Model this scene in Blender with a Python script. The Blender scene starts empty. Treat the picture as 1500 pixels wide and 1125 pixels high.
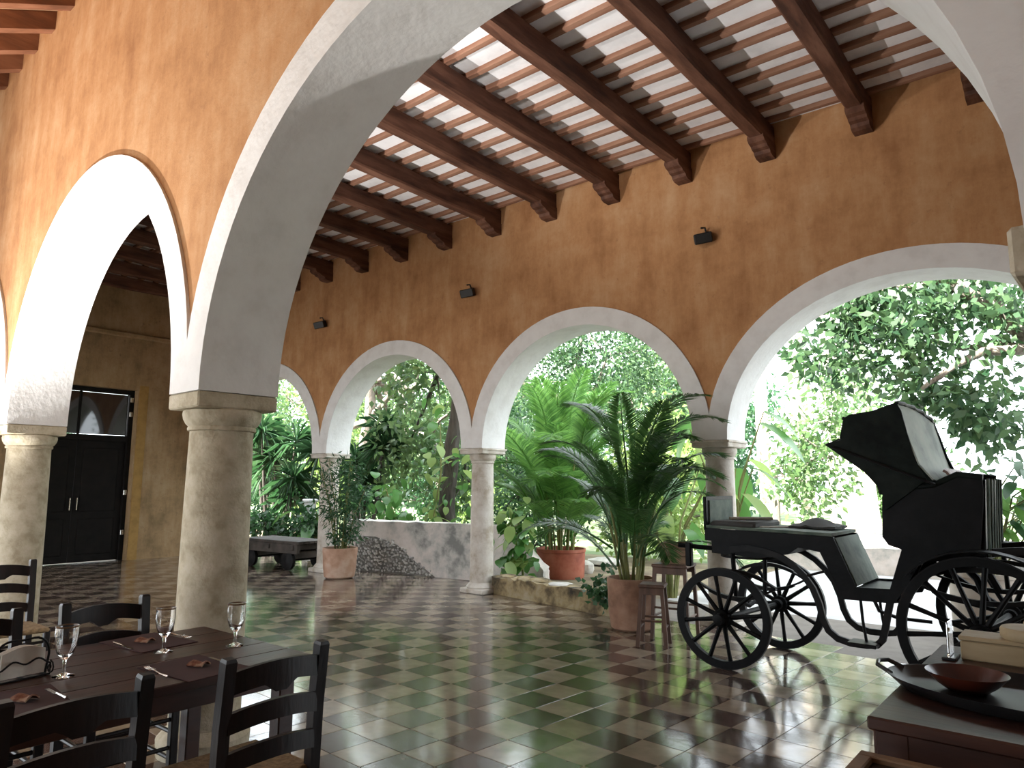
import bpy, math, random
import numpy as np
from mathutils import Vector, Matrix
R = math.radians
sc = bpy.context.scene
C = sc.collection
PI = math.pi

# ------------------------------------------------------------------ camera
F_PX, PITCH, YAW, ROLL, EYE = 1052.77, .1361, .6865, .0059, 1.6
fw = Vector((-math.sin(YAW)*math.cos(PITCH), math.cos(YAW)*math.cos(PITCH), math.sin(PITCH)))
rt = Vector((math.cos(YAW), math.sin(YAW), 0)); up = rt.cross(fw)
r2 = rt*math.cos(ROLL)+up*math.sin(ROLL); u2 = -rt*math.sin(ROLL)+up*math.cos(ROLL)
cd = bpy.data.cameras.new('camera'); cd.sensor_fit = 'HORIZONTAL'; cd.sensor_width = 36
cd.lens = F_PX/1500*36; cd.clip_end = 400; cd.clip_start = .02
cam = bpy.data.objects.new('camera', cd); C.objects.link(cam)
m = Matrix((r2, u2, -fw)).transposed().to_4x4(); m.translation = (0, 0, EYE)
cam.matrix_world = m
sc.camera = cam
# ------------------------------------------------------------------ sky, sun, daylight
w = bpy.data.worlds.new('sky'); sc.world = w; w.use_nodes = True
bg = w.node_tree.nodes['Background']; bg.inputs[0].default_value = (.86, .94, 1, 1); bg.inputs[1].default_value = 7.0
sd = bpy.data.lights.new('sun', 'SUN'); sd.energy = 46; sd.angle = R(.6); sd.color = (1, .95, .86)
so = bpy.data.objects.new('sun', sd); C.objects.link(so)
so.rotation_euler = Vector((.30, .75, -.80)).to_track_quat('-Z', 'Y').to_euler()   # from behind the building
sc.view_settings.view_transform = 'Standard'; sc.view_settings.look = 'None'
sc.view_settings.exposure = -.25; sc.view_settings.gamma = 1; sc.view_settings.use_curve_mapping = False

# ------------------------------------------------------------------ helpers
def link(o, parent=None):
    C.objects.link(o)
    if parent is not None: o.parent = parent
    return o
def thing(name, label, cat, loc=(0, 0, 0), rz=0, group=None):
    o = bpy.data.objects.new(name, None); C.objects.link(o); o.empty_display_size = .1
    o.location = loc; o.rotation_euler = (0, 0, rz); tag(o, label, cat, group); return o
def tag(o, label, cat, group=None):
    o['label'] = label; o['category'] = cat
    if group: o['group'] = group
    return o
def structure(o): o['kind'] = 'structure'; return o

class MB:
    def __init__(s): s.v = []; s.f = []
    def add(s, vs, fs):
        k = len(s.v); s.v += [tuple(map(float, p)) for p in vs]; s.f += [tuple(i+k for i in f) for f in fs]; return s
    def box(s, x0, x1, y0, y1, z0, z1, M=None):
        vs = [(x, y, z) for z in (z0, z1) for y in (y0, y1) for x in (x0, x1)]
        if M is not None: vs = [tuple(M @ Vector(p)) for p in vs]
        return s.add(vs, [(0, 2, 3, 1), (4, 5, 7, 6), (0, 1, 5, 4), (1, 3, 7, 5), (3, 2, 6, 7), (2, 0, 4, 6)])
    def bbox(s, x0, x1, y0, y1, z0, z1, b=.01, M=None):   # box with chamfered edges
        vs = []; idx = {}
        for i, x in enumerate((x0, x1)):
            for j, y in enumerate((y0, y1)):
                for k, z in enumerate((z0, z1)):
                    sx, sy, sz = (1 if i == 0 else -1), (1 if j == 0 else -1), (1 if k == 0 else -1)
                    for a, p in enumerate(((x, y+sy*b, z+sz*b), (x+sx*b, y, z+sz*b), (x+sx*b, y+sy*b, z))):
                        idx[i, j, k, a] = len(vs); vs.append(p)
        g = lambda i, j, k, a: idx[i, j, k, a]
        fs = []
        for i in (0, 1): q = (g(i,0,0,0), g(i,1,0,0), g(i,1,1,0), g(i,0,1,0)); fs.append(q if i else q[::-1])
        for j in (0, 1): q = (g(0,j,0,1), g(1,j,0,1), g(1,j,1,1), g(0,j,1,1)); fs.append(q if not j else q[::-1])
        for k in (0, 1): q = (g(0,0,k,2), g(1,0,k,2), g(1,1,k,2), g(0,1,k,2)); fs.append(q if k else q[::-1])
        for j in (0, 1):
            for k in (0, 1): fs.append((g(0,j,k,1), g(1,j,k,1), g(1,j,k,2), g(0,j,k,2)))
        for i in (0, 1):
            for k in (0, 1): fs.append((g(i,0,k,0), g(i,1,k,0), g(i,1,k,2), g(i,0,k,2)))
        for i in (0, 1):
            for j in (0, 1): fs.append((g(i,j,0,0), g(i,j,1,0), g(i,j,1,1), g(i,j,0,1)))
        for i in (0, 1):
            for j in (0, 1):
                for k in (0, 1): fs.append((g(i,j,k,0), g(i,j,k,1), g(i,j,k,2)))
        if M is not None: vs = [tuple(M @ Vector(p)) for p in vs]
        return s.add(vs, fs)
    def tube(s, pts, rad, n=8, sq=None):           # round (or flat, sq=(w,h)) bar along a polyline
        P = [Vector(p) for p in pts]
        if not hasattr(rad, '__len__'): rad = [rad]*len(P)
        rings = []; ref = None
        for i, p in enumerate(P):
            t = (P[min(i+1, len(P)-1)]-P[max(i-1, 0)])
            t = t.normalized() if t.length > 1e-9 else Vector((0, 0, 1))
            if ref is None:
                ref = Vector((0, 0, 1)) if abs(t.z) < .9 else Vector((0, 1, 0))
            a = t.cross(ref); a = a.normalized() if a.length > 1e-6 else t.orthogonal().normalized()
            b = a.cross(t).normalized(); ref = b
            if sq: off = [(-sq[0], -sq[1]), (sq[0], -sq[1]), (sq[0], sq[1]), (-sq[0], sq[1])]; rings.append([p+a*x*rad[i]+b*y*rad[i] for x, y in off])
            else: rings.append([p+a*math.cos(2*PI*k/n)*rad[i]+b*math.sin(2*PI*k/n)*rad[i] for k in range(n)])
        m_ = len(rings[0]); vs = [q for r_ in rings for q in r_]
        fs = [(i*m_+k, i*m_+(k+1) % m_, (i+1)*m_+(k+1) % m_, (i+1)*m_+k) for i in range(len(P)-1) for k in range(m_)]
        fs += [tuple(range(m_))[::-1], tuple((len(P)-1)*m_+k for k in range(m_))]
        return s.add(vs, fs)
    def lathe(s, prof, n=20, c=(0, 0, 0), axis='z', cap=True):
        vs = []
        for r_, z in prof:
            for k in range(n):
                a = 2*PI*k/n; x, y = r_*math.cos(a), r_*math.sin(a)
                q = (x, y, z) if axis == 'z' else ((x, z, y) if axis == 'y' else (z, x, y))
                vs.append((q[0]+c[0], q[1]+c[1], q[2]+c[2]))
        fs = [(i*n+k, i*n+(k+1) % n, (i+1)*n+(k+1) % n, (i+1)*n+k) for i in range(len(prof)-1) for k in range(n)]
        if cap: fs += [tuple(range(n))[::-1], tuple((len(prof)-1)*n+k for k in range(n))]
        return s.add(vs, fs)
    def prism(s, poly, y0, y1, skew=(0, 0)):       # outline in x,z extruded along y
        n = len(poly); vs = [(x, y0, z) for x, z in poly]+[(x+skew[0], y1, z+skew[1]) for x, z in poly]
        return s.add(vs, [tuple(range(n)), tuple(range(n, 2*n))[::-1]]+[(i, (i+1) % n+0, (i+1) % n+n, i+n)[::-1] for i in range(n)])
    def sheet(s, grid, th=.006):                   # a bent sheet with thickness; grid[i][j] = point
        h, w_ = len(grid), len(grid[0]); P = [[Vector(p) for p in r_] for r_ in grid]
        def nrm(i, j):
            a = P[min(i+1, h-1)][j]-P[max(i-1, 0)][j]; b = P[i][min(j+1, w_-1)]-P[i][max(j-1, 0)]
            c = a.cross(b); return c.normalized() if c.length > 1e-9 else Vector((0, 0, 1))
        vs = [P[i][j]+nrm(i, j)*th/2 for i in range(h) for j in range(w_)]+[P[i][j]-nrm(i, j)*th/2 for i in range(h) for j in range(w_)]
        o = h*w_; g = lambda i, j: i*w_+j; fs = []
        for i in range(h-1):
            for j in range(w_-1):
                q = (g(i, j), g(i+1, j), g(i+1, j+1), g(i, j+1)); fs.append(q); fs.append(tuple(k+o for k in q[::-1]))
        bd = [g(0, j) for j in range(w_)]+[g(i, w_-1) for i in range(1, h)]+[g(h-1, j) for j in range(w_-2, -1, -1)]+[g(i, 0) for i in range(h-2, 0, -1)]
        for k in range(len(bd)): a, b = bd[k], bd[(k+1) % len(bd)]; fs.append((a, b, b+o, a+o))
        return s.add(vs, fs)
    def mesh(s, name, mat=None, smooth=False):
        me = bpy.data.meshes.new(name); me.from_pydata(s.v, [], s.f)
        me.validate()
        import bmesh
        bm = bmesh.new(); bm.from_mesh(me); bmesh.ops.recalc_face_normals(bm, faces=bm.faces); bm.to_mesh(me); bm.free()
        if mat: me.materials.append(mat)
        if smooth:
            me.shade_smooth()
            try: me.set_sharp_from_angle(angle=R(40))
            except Exception: pass
        me.update(); return me
    def obj(s, name, mat, parent=None, smooth=False, loc=None, rz=0):
        o = bpy.data.objects.new(name, s.mesh(name, mat, smooth)); link(o, parent)
        if loc: o.location = loc
        if rz: o.rotation_euler = (0, 0, rz)
        return o
def inst(name, me, parent=None, M=None):
    o = bpy.data.objects.new(name, me); link(o, parent)
    if M is not None: o.matrix_local = M
    return o
def npmesh(name, V, mat, smooth=False):            # V (N,k,3): N loose k-gons
    N, k, _ = V.shape
    me = bpy.data.meshes.new(name); me.vertices.add(N*k); me.vertices.foreach_set('co', V.reshape(-1).astype(np.float32))
    me.loops.add(N*k); me.loops.foreach_set('vertex_index', np.arange(N*k, dtype=np.int32))
    me.polygons.add(N); me.polygons.foreach_set('loop_start', np.arange(0, N*k, k, dtype=np.int32))
    try: me.polygons.foreach_set('loop_total', np.full(N, k, dtype=np.int32))
    except Exception: pass
    me.update(calc_edges=True); me.validate(); me.materials.append(mat); return me

# ------------------------------------------------------------------ materials
def nt(name):
    m_ = bpy.data.materials.new(name); m_.use_nodes = True; t = m_.node_tree
    return m_, t, t.nodes['Principled BSDF'], t.nodes.new, t.links.new
def col(c): return (c[0], c[1], c[2], 1)
def noise_mat(name, cols, scale=4, rough=.8, bump=0., stretch=(1, 1, 1), detail=5, coat=0, metal=0, spec=.5, bscale=None, coord='Object', rng=.35):
    m_, t, p, N, L = nt(name)
    tc = N('ShaderNodeTexCoord'); mp = N('ShaderNodeMapping'); mp.inputs['Scale'].default_value = stretch
    L(tc.outputs[coord], mp.inputs['Vector'])
    nz = N('ShaderNodeTexNoise'); nz.inputs['Scale'].default_value = scale; nz.inputs['Detail'].default_value = detail; nz.inputs['Roughness'].default_value = .6
    L(mp.outputs[0], nz.inputs['Vector'])
    cr = N('ShaderNodeValToRGB'); e = cr.color_ramp.elements; n = len(cols)
    e[0].position = rng; e[0].color = col(cols[0]); e[1].position = 1-rng; e[1].color = col(cols[-1])
    for i in range(1, n-1): q = e.new(rng+(1-2*rng)*i/(n-1)); q.color = col(cols[i])
    L(nz.outputs['Fac'], cr.inputs[0]); L(cr.outputs[0], p.inputs['Base Color'])
    p.inputs['Roughness'].default_value = rough; p.inputs['Metallic'].default_value = metal; p.inputs['Specular IOR Level'].default_value = spec
    if coat: p.inputs['Coat Weight'].default_value = coat; p.inputs['Coat Roughness'].default_value = .15
    if bump:
        nb = N('ShaderNodeTexNoise'); nb.inputs['Scale'].default_value = bscale or scale*4; nb.inputs['Detail'].default_value = 4; L(mp.outputs[0], nb.inputs['Vector'])
        b = N('ShaderNodeBump'); b.inputs['Strength'].default_value = bump; b.inputs['Distance'].default_value = .02
        L(nb.outputs['Fac'], b.inputs['Height']); L(b.outputs[0], p.inputs['Normal'])
    return m_
def plaster_mat(name, a, b, c_, dark):             # limewash: broad blotches, vertical streaks, dark specks
    m_, t, p, N, L = nt(name)
    tc = N('ShaderNodeTexCoord')
    n1 = N('ShaderNodeTexNoise'); n1.inputs['Scale'].default_value = 1.5; n1.inputs['Detail'].default_value = 10; n1.inputs['Roughness'].default_value = .72; L(tc.outputs['Object'], n1.inputs['Vector'])
    mp = N('ShaderNodeMapping'); mp.inputs['Scale'].default_value = (2.4, 2.4, .5); L(tc.outputs['Object'], mp.inputs['Vector'])
    n2 = N('ShaderNodeTexNoise'); n2.inputs['Scale'].default_value = 1.3; n2.inputs['Detail'].default_value = 8; n2.inputs['Roughness'].default_value = .7; L(mp.outputs[0], n2.inputs['Vector'])
    mx = N('ShaderNodeMix'); mx.data_type = 'FLOAT'; mx.inputs['Factor'].default_value = .42
    L(n1.outputs['Fac'], mx.inputs['A']); L(n2.outputs['Fac'], mx.inputs['B'])
    cr = N('ShaderNodeValToRGB'); e = cr.color_ramp.elements; e[0].position = .38; e[0].color = col(a); e[1].position = .63; e[1].color = col(c_)
    q = e.new(.5); q.color = col(b); L(mx.outputs['Result'], cr.inputs[0])
    n3 = N('ShaderNodeTexNoise'); n3.inputs['Scale'].default_value = 9; n3.inputs['Detail'].default_value = 8; n3.inputs['Roughness'].default_value = .75; L(tc.outputs['Object'], n3.inputs['Vector'])
    c3 = N('ShaderNodeValToRGB'); c3.color_ramp.elements[0].position = .58; c3.color_ramp.elements[1].position = .8; L(n3.outputs['Fac'], c3.inputs[0])
    m2 = N('ShaderNodeMix'); m2.data_type = 'RGBA'; L(c3.outputs[0], m2.inputs['Factor']); L(cr.outputs[0], m2.inputs['A']); m2.inputs['B'].default_value = col(dark)
    L(m2.outputs['Result'], p.inputs['Base Color']); p.inputs['Roughness'].default_value = .85; p.inputs['Specular IOR Level'].default_value = .2
    b = N('ShaderNodeBump'); b.inputs['Strength'].default_value = .25; b.inputs['Distance'].default_value = .02; L(n3.outputs['Fac'], b.inputs['Height']); L(b.outputs[0], p.inputs['Normal'])
    return m_
def tile_mat(name, a, b, c_):                      # polished cement tile: each tile its own tone, faint mottling
    m_, t, p, N, L = nt(name)
    g = N('ShaderNodeNewGeometry'); mp = N('ShaderNodeMapping'); mp.vector_type = 'POINT'
    mp.inputs['Location'].default_value = (T_OFF[0], T_OFF[1], 0); mp.inputs['Rotation'].default_value = (0, 0, -T_ROT); mp.inputs['Scale'].default_value = (1, 1, 0)
    L(g.outputs['Position'], mp.inputs['Vector'])
    sn = N('ShaderNodeVectorMath'); sn.operation = 'SNAP'; sn.inputs[1].default_value = (TILE, TILE, 1); L(mp.outputs[0], sn.inputs[0])
    wn = N('ShaderNodeTexWhiteNoise'); wn.noise_dimensions = '3D'; L(sn.outputs[0], wn.inputs['Vector'])
    cr = N('ShaderNodeValToRGB'); e = cr.color_ramp.elements; e[0].color = col(a); e[1].color = col(c_); q = e.new(.5); q.color = col(b); L(wn.outputs['Value'], cr.inputs[0])
    nz = N('ShaderNodeTexNoise'); nz.inputs['Scale'].default_value = 7; nz.inputs['Detail'].default_value = 6; L(g.outputs['Position'], nz.inputs['Vector'])
    r_ = N('ShaderNodeMapRange'); r_.inputs['From Min'].default_value = .25; r_.inputs['From Max'].default_value = .75; r_.inputs['To Min'].default_value = .75; r_.inputs['To Max'].default_value = 1.15; L(nz.outputs['Fac'], r_.inputs['Value'])
    mm = N('ShaderNodeVectorMath'); mm.operation = 'SCALE'; L(cr.outputs[0], mm.inputs[0]); L(r_.outputs[0], mm.inputs['Scale']); L(mm.outputs[0], p.inputs['Base Color'])
    r2_ = N('ShaderNodeMapRange'); r2_.inputs['To Min'].default_value = .05; r2_.inputs['To Max'].default_value = .19; L(nz.outputs['Fac'], r2_.inputs['Value']); L(r2_.outputs[0], p.inputs['Roughness'])
    p.inputs['Specular IOR Level'].default_value = .8
    n2 = N('ShaderNodeTexNoise'); n2.inputs['Scale'].default_value = 14; L(g.outputs['Position'], n2.inputs['Vector'])
    b = N('ShaderNodeBump'); b.inputs['Strength'].default_value = .05; b.inputs['Distance'].default_value = .01; L(n2.outputs['Fac'], b.inputs['Height']); L(b.outputs[0], p.inputs['Normal'])
    return m_
def leaf_mat(name, a, b, trans=.4, rough=.45, tcol=None):
    m_, t, p, N, L = nt(name)
    g = N('ShaderNodeNewGeometry'); cr = N('ShaderNodeValToRGB'); e = cr.color_ramp.elements; e[0].color = col(a); e[1].color = col(b)
    L(g.outputs['Random Per Island'], cr.inputs[0]); L(cr.outputs[0], p.inputs['Base Color']); p.inputs['Roughness'].default_value = rough
    tr = N('ShaderNodeBsdfTranslucent')
    hs = N('ShaderNodeHueSaturation'); hs.inputs['Hue'].default_value = .485; hs.inputs['Saturation'].default_value = .95; hs.inputs['Value'].default_value = 1.6; L(cr.outputs[0], hs.inputs['Color']); L(hs.outputs[0], tr.inputs['Color'])
    ms = N('ShaderNodeMixShader'); ms.inputs[0].default_value = trans; L(p.outputs[0], ms.inputs[1]); L(tr.outputs[0], ms.inputs[2]); L(ms.outputs[0], t.nodes['Material Output'].inputs['Surface'])
    return m_
def plain(name, c, rough=.6, metal=0, spec=.5): return noise_mat(name, [tuple(x*.82 for x in c), c, tuple(min(1, x*1.12) for x in c)], 6, rough, 0, metal=metal, spec=spec)

TILE, T_ROT, T_OFF = .30, R(-4), (0., 0.)
# tile grid: corner of one tile at (-2.734, 3.659)
_c, _s = math.cos(-T_ROT), math.sin(-T_ROT)
_ax, _ay = -2.734*_c-3.659*_s, -2.734*_s+3.659*_c
T_OFF = (-(_ax-math.floor(_ax/TILE)*TILE), -(_ay-math.floor(_ay/TILE)*TILE))
M = {}
M['orange'] = plaster_mat('orange_limewash', (.33, .155, .068), (.46, .24, .11), (.56, .345, .19), (.25, .12, .06))
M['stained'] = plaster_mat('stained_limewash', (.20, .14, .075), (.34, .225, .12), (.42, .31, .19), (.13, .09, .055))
M['white'] = noise_mat('white_limewash', [(.70, .685, .67), (.76, .75, .74), (.79, .785, .775)], 4, .85, .25, spec=.2, bscale=18)
M['ceil_white'] = noise_mat('ceiling_limewash', [(.70, .69, .70), (.82, .81, .82), (.86, .85, .86)], 2.5, .9, .15, spec=.1)
M['stone'] = noise_mat('column_stone', [(.34, .29, .20), (.45, .395, .29), (.52, .465, .36)], 9, .8, .35, detail=9, spec=.3, bscale=45)
M['stone_white'] = noise_mat('limewashed_stone', [(.40, .34, .27), (.55, .50, .44), (.62, .58, .53)], 5, .8, .3, detail=8, spec=.3, bscale=30)
M['beam'] = noise_mat('beam_wood', [(.055, .022, .013), (.11, .046, .027), (.17, .08, .05)], 5, .7, .3, stretch=(1.5, .25, 1.5), spec=.3, bscale=20)
M['joist'] = noise_mat('joist_wood', [(.16, .07, .04), (.25, .12, .075), (.34, .19, .125)], 3, .75, .2, stretch=(.3, 2, 2), spec=.3, bscale=20)
M['porch_beam'] = noise_mat('porch_beam_wood', [(.13, .05, .025), (.21, .085, .042), (.27, .12, .065)], 3, .6, .15, stretch=(2, .3, 2))
M['porch_board'] = noise_mat('porch_board', [(.42, .26, .15), (.52, .34, .2)], 3, .7)
M['tile_dark'] = tile_mat('dark_tile', (.075, .048, .042), (.094, .073, .061), (.112, .073, .065))
M['tile_light'] = tile_mat('light_tile', (.245, .195, .14), (.30, .245, .185), (.34, .285, .22))
M['grout'] = plain('grout', (.12, .10, .085), .8)
M['concrete'] = noise_mat('concrete_path', [(.30, .29, .29), (.40, .395, .40), (.46, .455, .46)], 1.6, .75, .25, detail=8)
M['pave'] = noise_mat('courtyard_paving', [(.16, .155, .15), (.22, .215, .21)], 1.6, .8)
M['soil'] = noise_mat('garden_soil', [(.10, .07, .045), (.17, .13, .085), (.24, .20, .12)], 1.4, .95, .5)
M['grass_ground'] = noise_mat('lawn_ground', [(.08, .13, .05), (.14, .19, .08), (.3, .29, .2)], 1.2, .95, .5)
M['rubble_mortar'] = noise_mat('rubble_mortar', [(.10, .095, .09), (.2, .19, .17)], 8, .95, .4)
M['rubble'] = noise_mat('rubble_stone', [(.26, .25, .24), (.44, .43, .41), (.6, .58, .55)], 7, .9, .3)
M['old_plaster'] = noise_mat('old_grey_plaster', [(.2, .2, .19), (.44, .42, .39), (.60, .54, .50), (.66, .6, .57)], 2.3, .9, .5, detail=9, bscale=14)
M['kerb'] = noise_mat('mossy_kerb', [(.03, .025, .016), (.13, .095, .05), (.30, .23, .12), (.36, .30, .2)], 3.2, .9, .7, detail=9, bscale=12)
M['cap_rock'] = noise_mat('pale_rock', [(.35, .33, .3), (.55, .52, .48)], 5, .9, .4)
M['terracotta'] = noise_mat('terracotta', [(.36, .2, .13), (.48, .30, .21), (.57, .41, .32)], 3.5, .8, .15)
M['terracotta_shade'] = noise_mat('shaded_terracotta', [(.17, .085, .05), (.27, .145, .09), (.36, .22, .15)], 3.5, .8, .15)  # darker terracotta copy for one pot; the shade on it is painted in
M['red_clay'] = noise_mat('red_clay', [(.24, .055, .03), (.34, .09, .05), (.40, .13, .08)], 4, .7, .1)
M['palepot'] = noise_mat('pale_pot', [(.42, .36, .3), (.55, .5, .44)], 4, .8)
M['black'] = noise_mat('black_paint', [(.002, .0025, .003), (.004, .0045, .005), (.007, .007, .008)], 6, .5, .1, spec=.12)
M['iron'] = noise_mat('dark_iron', [(.005, .005, .006), (.014, .013, .013)], 8, .5, spec=.15)
M['hood'] = noise_mat('hood_leather', [(.003, .005, .0045), (.007, .011, .009), (.012, .016, .014)], 5, .6, .3, spec=.1)
M['hood_back'] = noise_mat('backlit_canvas', [(.16, .19, .17), (.30, .34, .30), (.38, .41, .36)], 3, .8)  # pale tone paints in the sky light on the hood's back panel
M['panel_green'] = noise_mat('faded_green_paint', [(.05, .075, .06), (.10, .13, .105), (.14, .17, .14)], 5, .7, spec=.2)
M['tufted'] = noise_mat('brown_leather', [(.13, .06, .04), (.26, .15, .1)], 6, .5, .2)
M['oldwood'] = noise_mat('weathered_board', [(.20, .17, .13), (.33, .29, .23)], 4, .8, stretch=(.3, 3, 3))
M['cloth_dark'] = plain('dark_cloth', (.05, .048, .045), .9)
M['chair'] = noise_mat('dark_chair_wood', [(.004, .0025, .0025), (.009, .005, .005), (.015, .008, .007)], 6, .42, .08, spec=.3, stretch=(2, 2, .4))
M['seat'] = noise_mat('woven_seat', [(.17, .11, .055), (.30, .21, .11)], 40, .8, .4, bscale=60)
M['table'] = noise_mat('table_wood', [(.022, .0065, .004), (.042, .013, .008), (.06, .02, .012)], 4, .36, .06, stretch=(3, .4, 2))
M['mat_cloth'] = plain('maroon_cloth', (.04, .012, .012), .9)
M['napkin_print'] = noise_mat('printed_napkin', [(.10, .03, .018), (.2, .08, .045), (.3, .2, .13)], 30, .85)
M['paper'] = plain('white_paper', (.62, .57, .5), .9)
M['steel'] = plain('cutlery_steel', (.6, .58, .55), .22, metal=1)
M['chest'] = noise_mat('chest_wood', [(.022, .007, .005), (.042, .014, .009), (.06, .022, .014)], 4, .4, .08, stretch=(.4, 3, 2))
M['pinewood'] = noise_mat('pale_box_wood', [(.30, .22, .12), (.42, .33, .2)], 4, .6, stretch=(.4, 3, 2))
M['glaze'] = noise_mat('glazed_clay', [(.05, .011, .007), (.09, .022, .012)], 5, .3)
M['tray'] = plain('dark_tray', (.01, .01, .011), .35)
M['stoolwood'] = noise_mat('stool_wood', [(.06, .03, .02), (.13, .07, .045)], 5, .6, .1, stretch=(2, 2, .4))
M['crate'] = noise_mat('crate_wood', [(.14, .08, .045), (.24, .15, .085)], 5, .7, .1)
M['benchwood'] = noise_mat('old_bench_wood', [(.03, .024, .02), (.075, .06, .05)], 5, .7, .2)
M['door'] = noise_mat('dark_door', [(.004, .0035, .003), (.009, .007, .006)], 5, .75, .05, spec=.2)
M['lampblack'] = plain('lamp_black', (.012, .011, .011), .5)
M['bark'] = noise_mat('grey_bark', [(.10, .085, .07), (.2, .175, .15), (.3, .27, .23)], 6, .9, .5, stretch=(2, 2, .5))
M['bark_dark'] = noise_mat('dark_bark', [(.035, .03, .025), (.08, .07, .06)], 6, .9, .5, stretch=(2, 2, .5))
M['bark_pale'] = noise_mat('pale_palm_bark', [(.38, .3, .24), (.55, .48, .42), (.62, .57, .52)], 4, .9, .3, stretch=(1, 1, 3))
M['palestucco'] = noise_mat('pale_stucco', [(.6, .62, .66), (.74, .75, .78)], 2, .9)
M['leaf'] = leaf_mat('mid_green_leaf', (.035, .085, .030), (.125, .215, .075))
M['leaf_mid'] = leaf_mat('glossy_tree_leaf', (.018, .055, .024), (.075, .15, .06), .35)
M['leaf_dark'] = leaf_mat('dark_green_leaf', (.012, .05, .018), (.045, .12, .045), .3)
M['leaf_blue'] = leaf_mat('cool_green_leaf', (.03, .10, .045), (.10, .2, .10), .35)
M['leaf_lime'] = leaf_mat('yellow_green_leaf', (.11, .20, .045), (.27, .38, .12), .5)
M['palm'] = leaf_mat('palm_leaf', (.045, .15, .03), (.15, .34, .07), .45, .4)
M['palm_dark'] = leaf_mat('dark_palm_leaf', (.018, .065, .014), (.055, .15, .035), .35, .4)
M['pothos'] = leaf_mat('broad_leaf', (.03, .12, .03), (.09, .24, .05), .35, .3)
M['cane'] = noise_mat('palm_cane', [(.10, .12, .03), (.2, .2, .06)], 5, .6)
def glass_mat(name, c=(1, 1, 1), rough=0):
    m_, t, p, N, L = nt(name)
    p.inputs['Base Color'].default_value = col(c); p.inputs['Transmission Weight'].default_value = 1; p.inputs['Roughness'].default_value = rough; p.inputs['IOR'].default_value = 1.45
    return m_
M['glass'] = glass_mat('clear_glass')
M['pane'] = noise_mat('dark_pane', [(.012, .013, .014), (.02, .021, .022)], 3, .04, spec=.8)

# ------------------------------------------------------------------ floor
X_END, X_RIGHT = -15.4, 7.0
YB, TB = 7.9, .48
YP = -3.4                                           # outer edge of the porch
fl = structure(MB().box(X_END-.3, X_RIGHT, YP, 9.35, -.15, -.004).obj('floor', M['grout']))
def rot(x, y, a): return x*math.cos(a)-y*math.sin(a), x*math.sin(a)+y*math.cos(a)
def in_tiles(x, y):
    if not (X_END-.1 < x < X_RIGHT-.2 and -.6 < y): return False
    lim = 9.0 if x < -7.1 else (8.35-(x+7.1)*.16 if x < -4.5 else 7.88-max(0, (x+2.6))*.36)
    if x > -1.3: lim = 7.88-1.3*.36
    return y < lim
tiles = []
g0 = (-T_OFF[0], -T_OFF[1])
for i in range(-62, 40):
    for j in range(-25, 42):
        lx, ly = i*TILE+g0[0]+TILE/2, j*TILE+g0[1]+TILE/2
        x, y = rot(lx, ly, T_ROT)
        if in_tiles(x, y):
            d = Vector((x, y, 0))-Vector((0, 0, EYE)); z = d.dot(fw)
            vis = z > .3 and abs(d.dot(r2)/z*F_PX) < 790 and -610 < d.dot(u2)/z*F_PX < 600
            tiles.append((z if vis else 1e3+z, x, y, (i+j) % 2))
tiles.sort()
h_ = TILE/2-.0016
def tile_geo(b):
    b.bbox(-h_, h_, -h_, h_, -.012, 0, .0016); return b
tm = [tile_geo(MB()).mesh('tile', M['tile_dark']), tile_geo(MB()).mesh('tile', M['tile_light'])]
rr = random.Random(3)
for k, (z, x, y, par) in enumerate(tiles[:300]):
    o = inst('tile', tm[par], fl); o.location = (x, y, rr.uniform(0, .0006)); o.rotation_euler = (rr.uniform(-.0012, .0012), rr.uniform(-.0012, .0012), T_ROT)
for par in (0, 1):
    V = []
    for z, x, y, p_ in tiles[300:]:
        if p_ == par: V.append([(*[a+b for a, b in zip((x, y), rot(dx*h_, dy*h_, T_ROT))], 0) for dx, dy in ((-1, -1), (1, -1), (1, 1), (-1, 1))])
    o = inst('tiles_beyond', npmesh('tiles_beyond', np.array(V), M['tile_dark' if par == 0 else 'tile_light']), fl); o['kind'] = 'stuff'
# ground outside
structure(MB().box(-60, 60, 14.2, 90, -.25, -.03).obj('ground_lawn', M['grass_ground']))
structure(MB().box(-60, -4.4, 8.9, 14.2, -.25, -.02).obj('ground_soil', M['soil']))
structure(MB().box(-60, X_END-.3, -30, 8.9, -.25, -.02).obj('ground_side', M['soil']))
structure(MB().box(-4.9, 14, 6.6, 14.6, -.2, -.006).obj('path', M['concrete']))
structure(MB().box(-60, 30, -40, -.6, -.2, .004).obj('courtyard', M['pave']))  # unseen; carried in under the porch to bounce sunlight indoors

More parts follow.
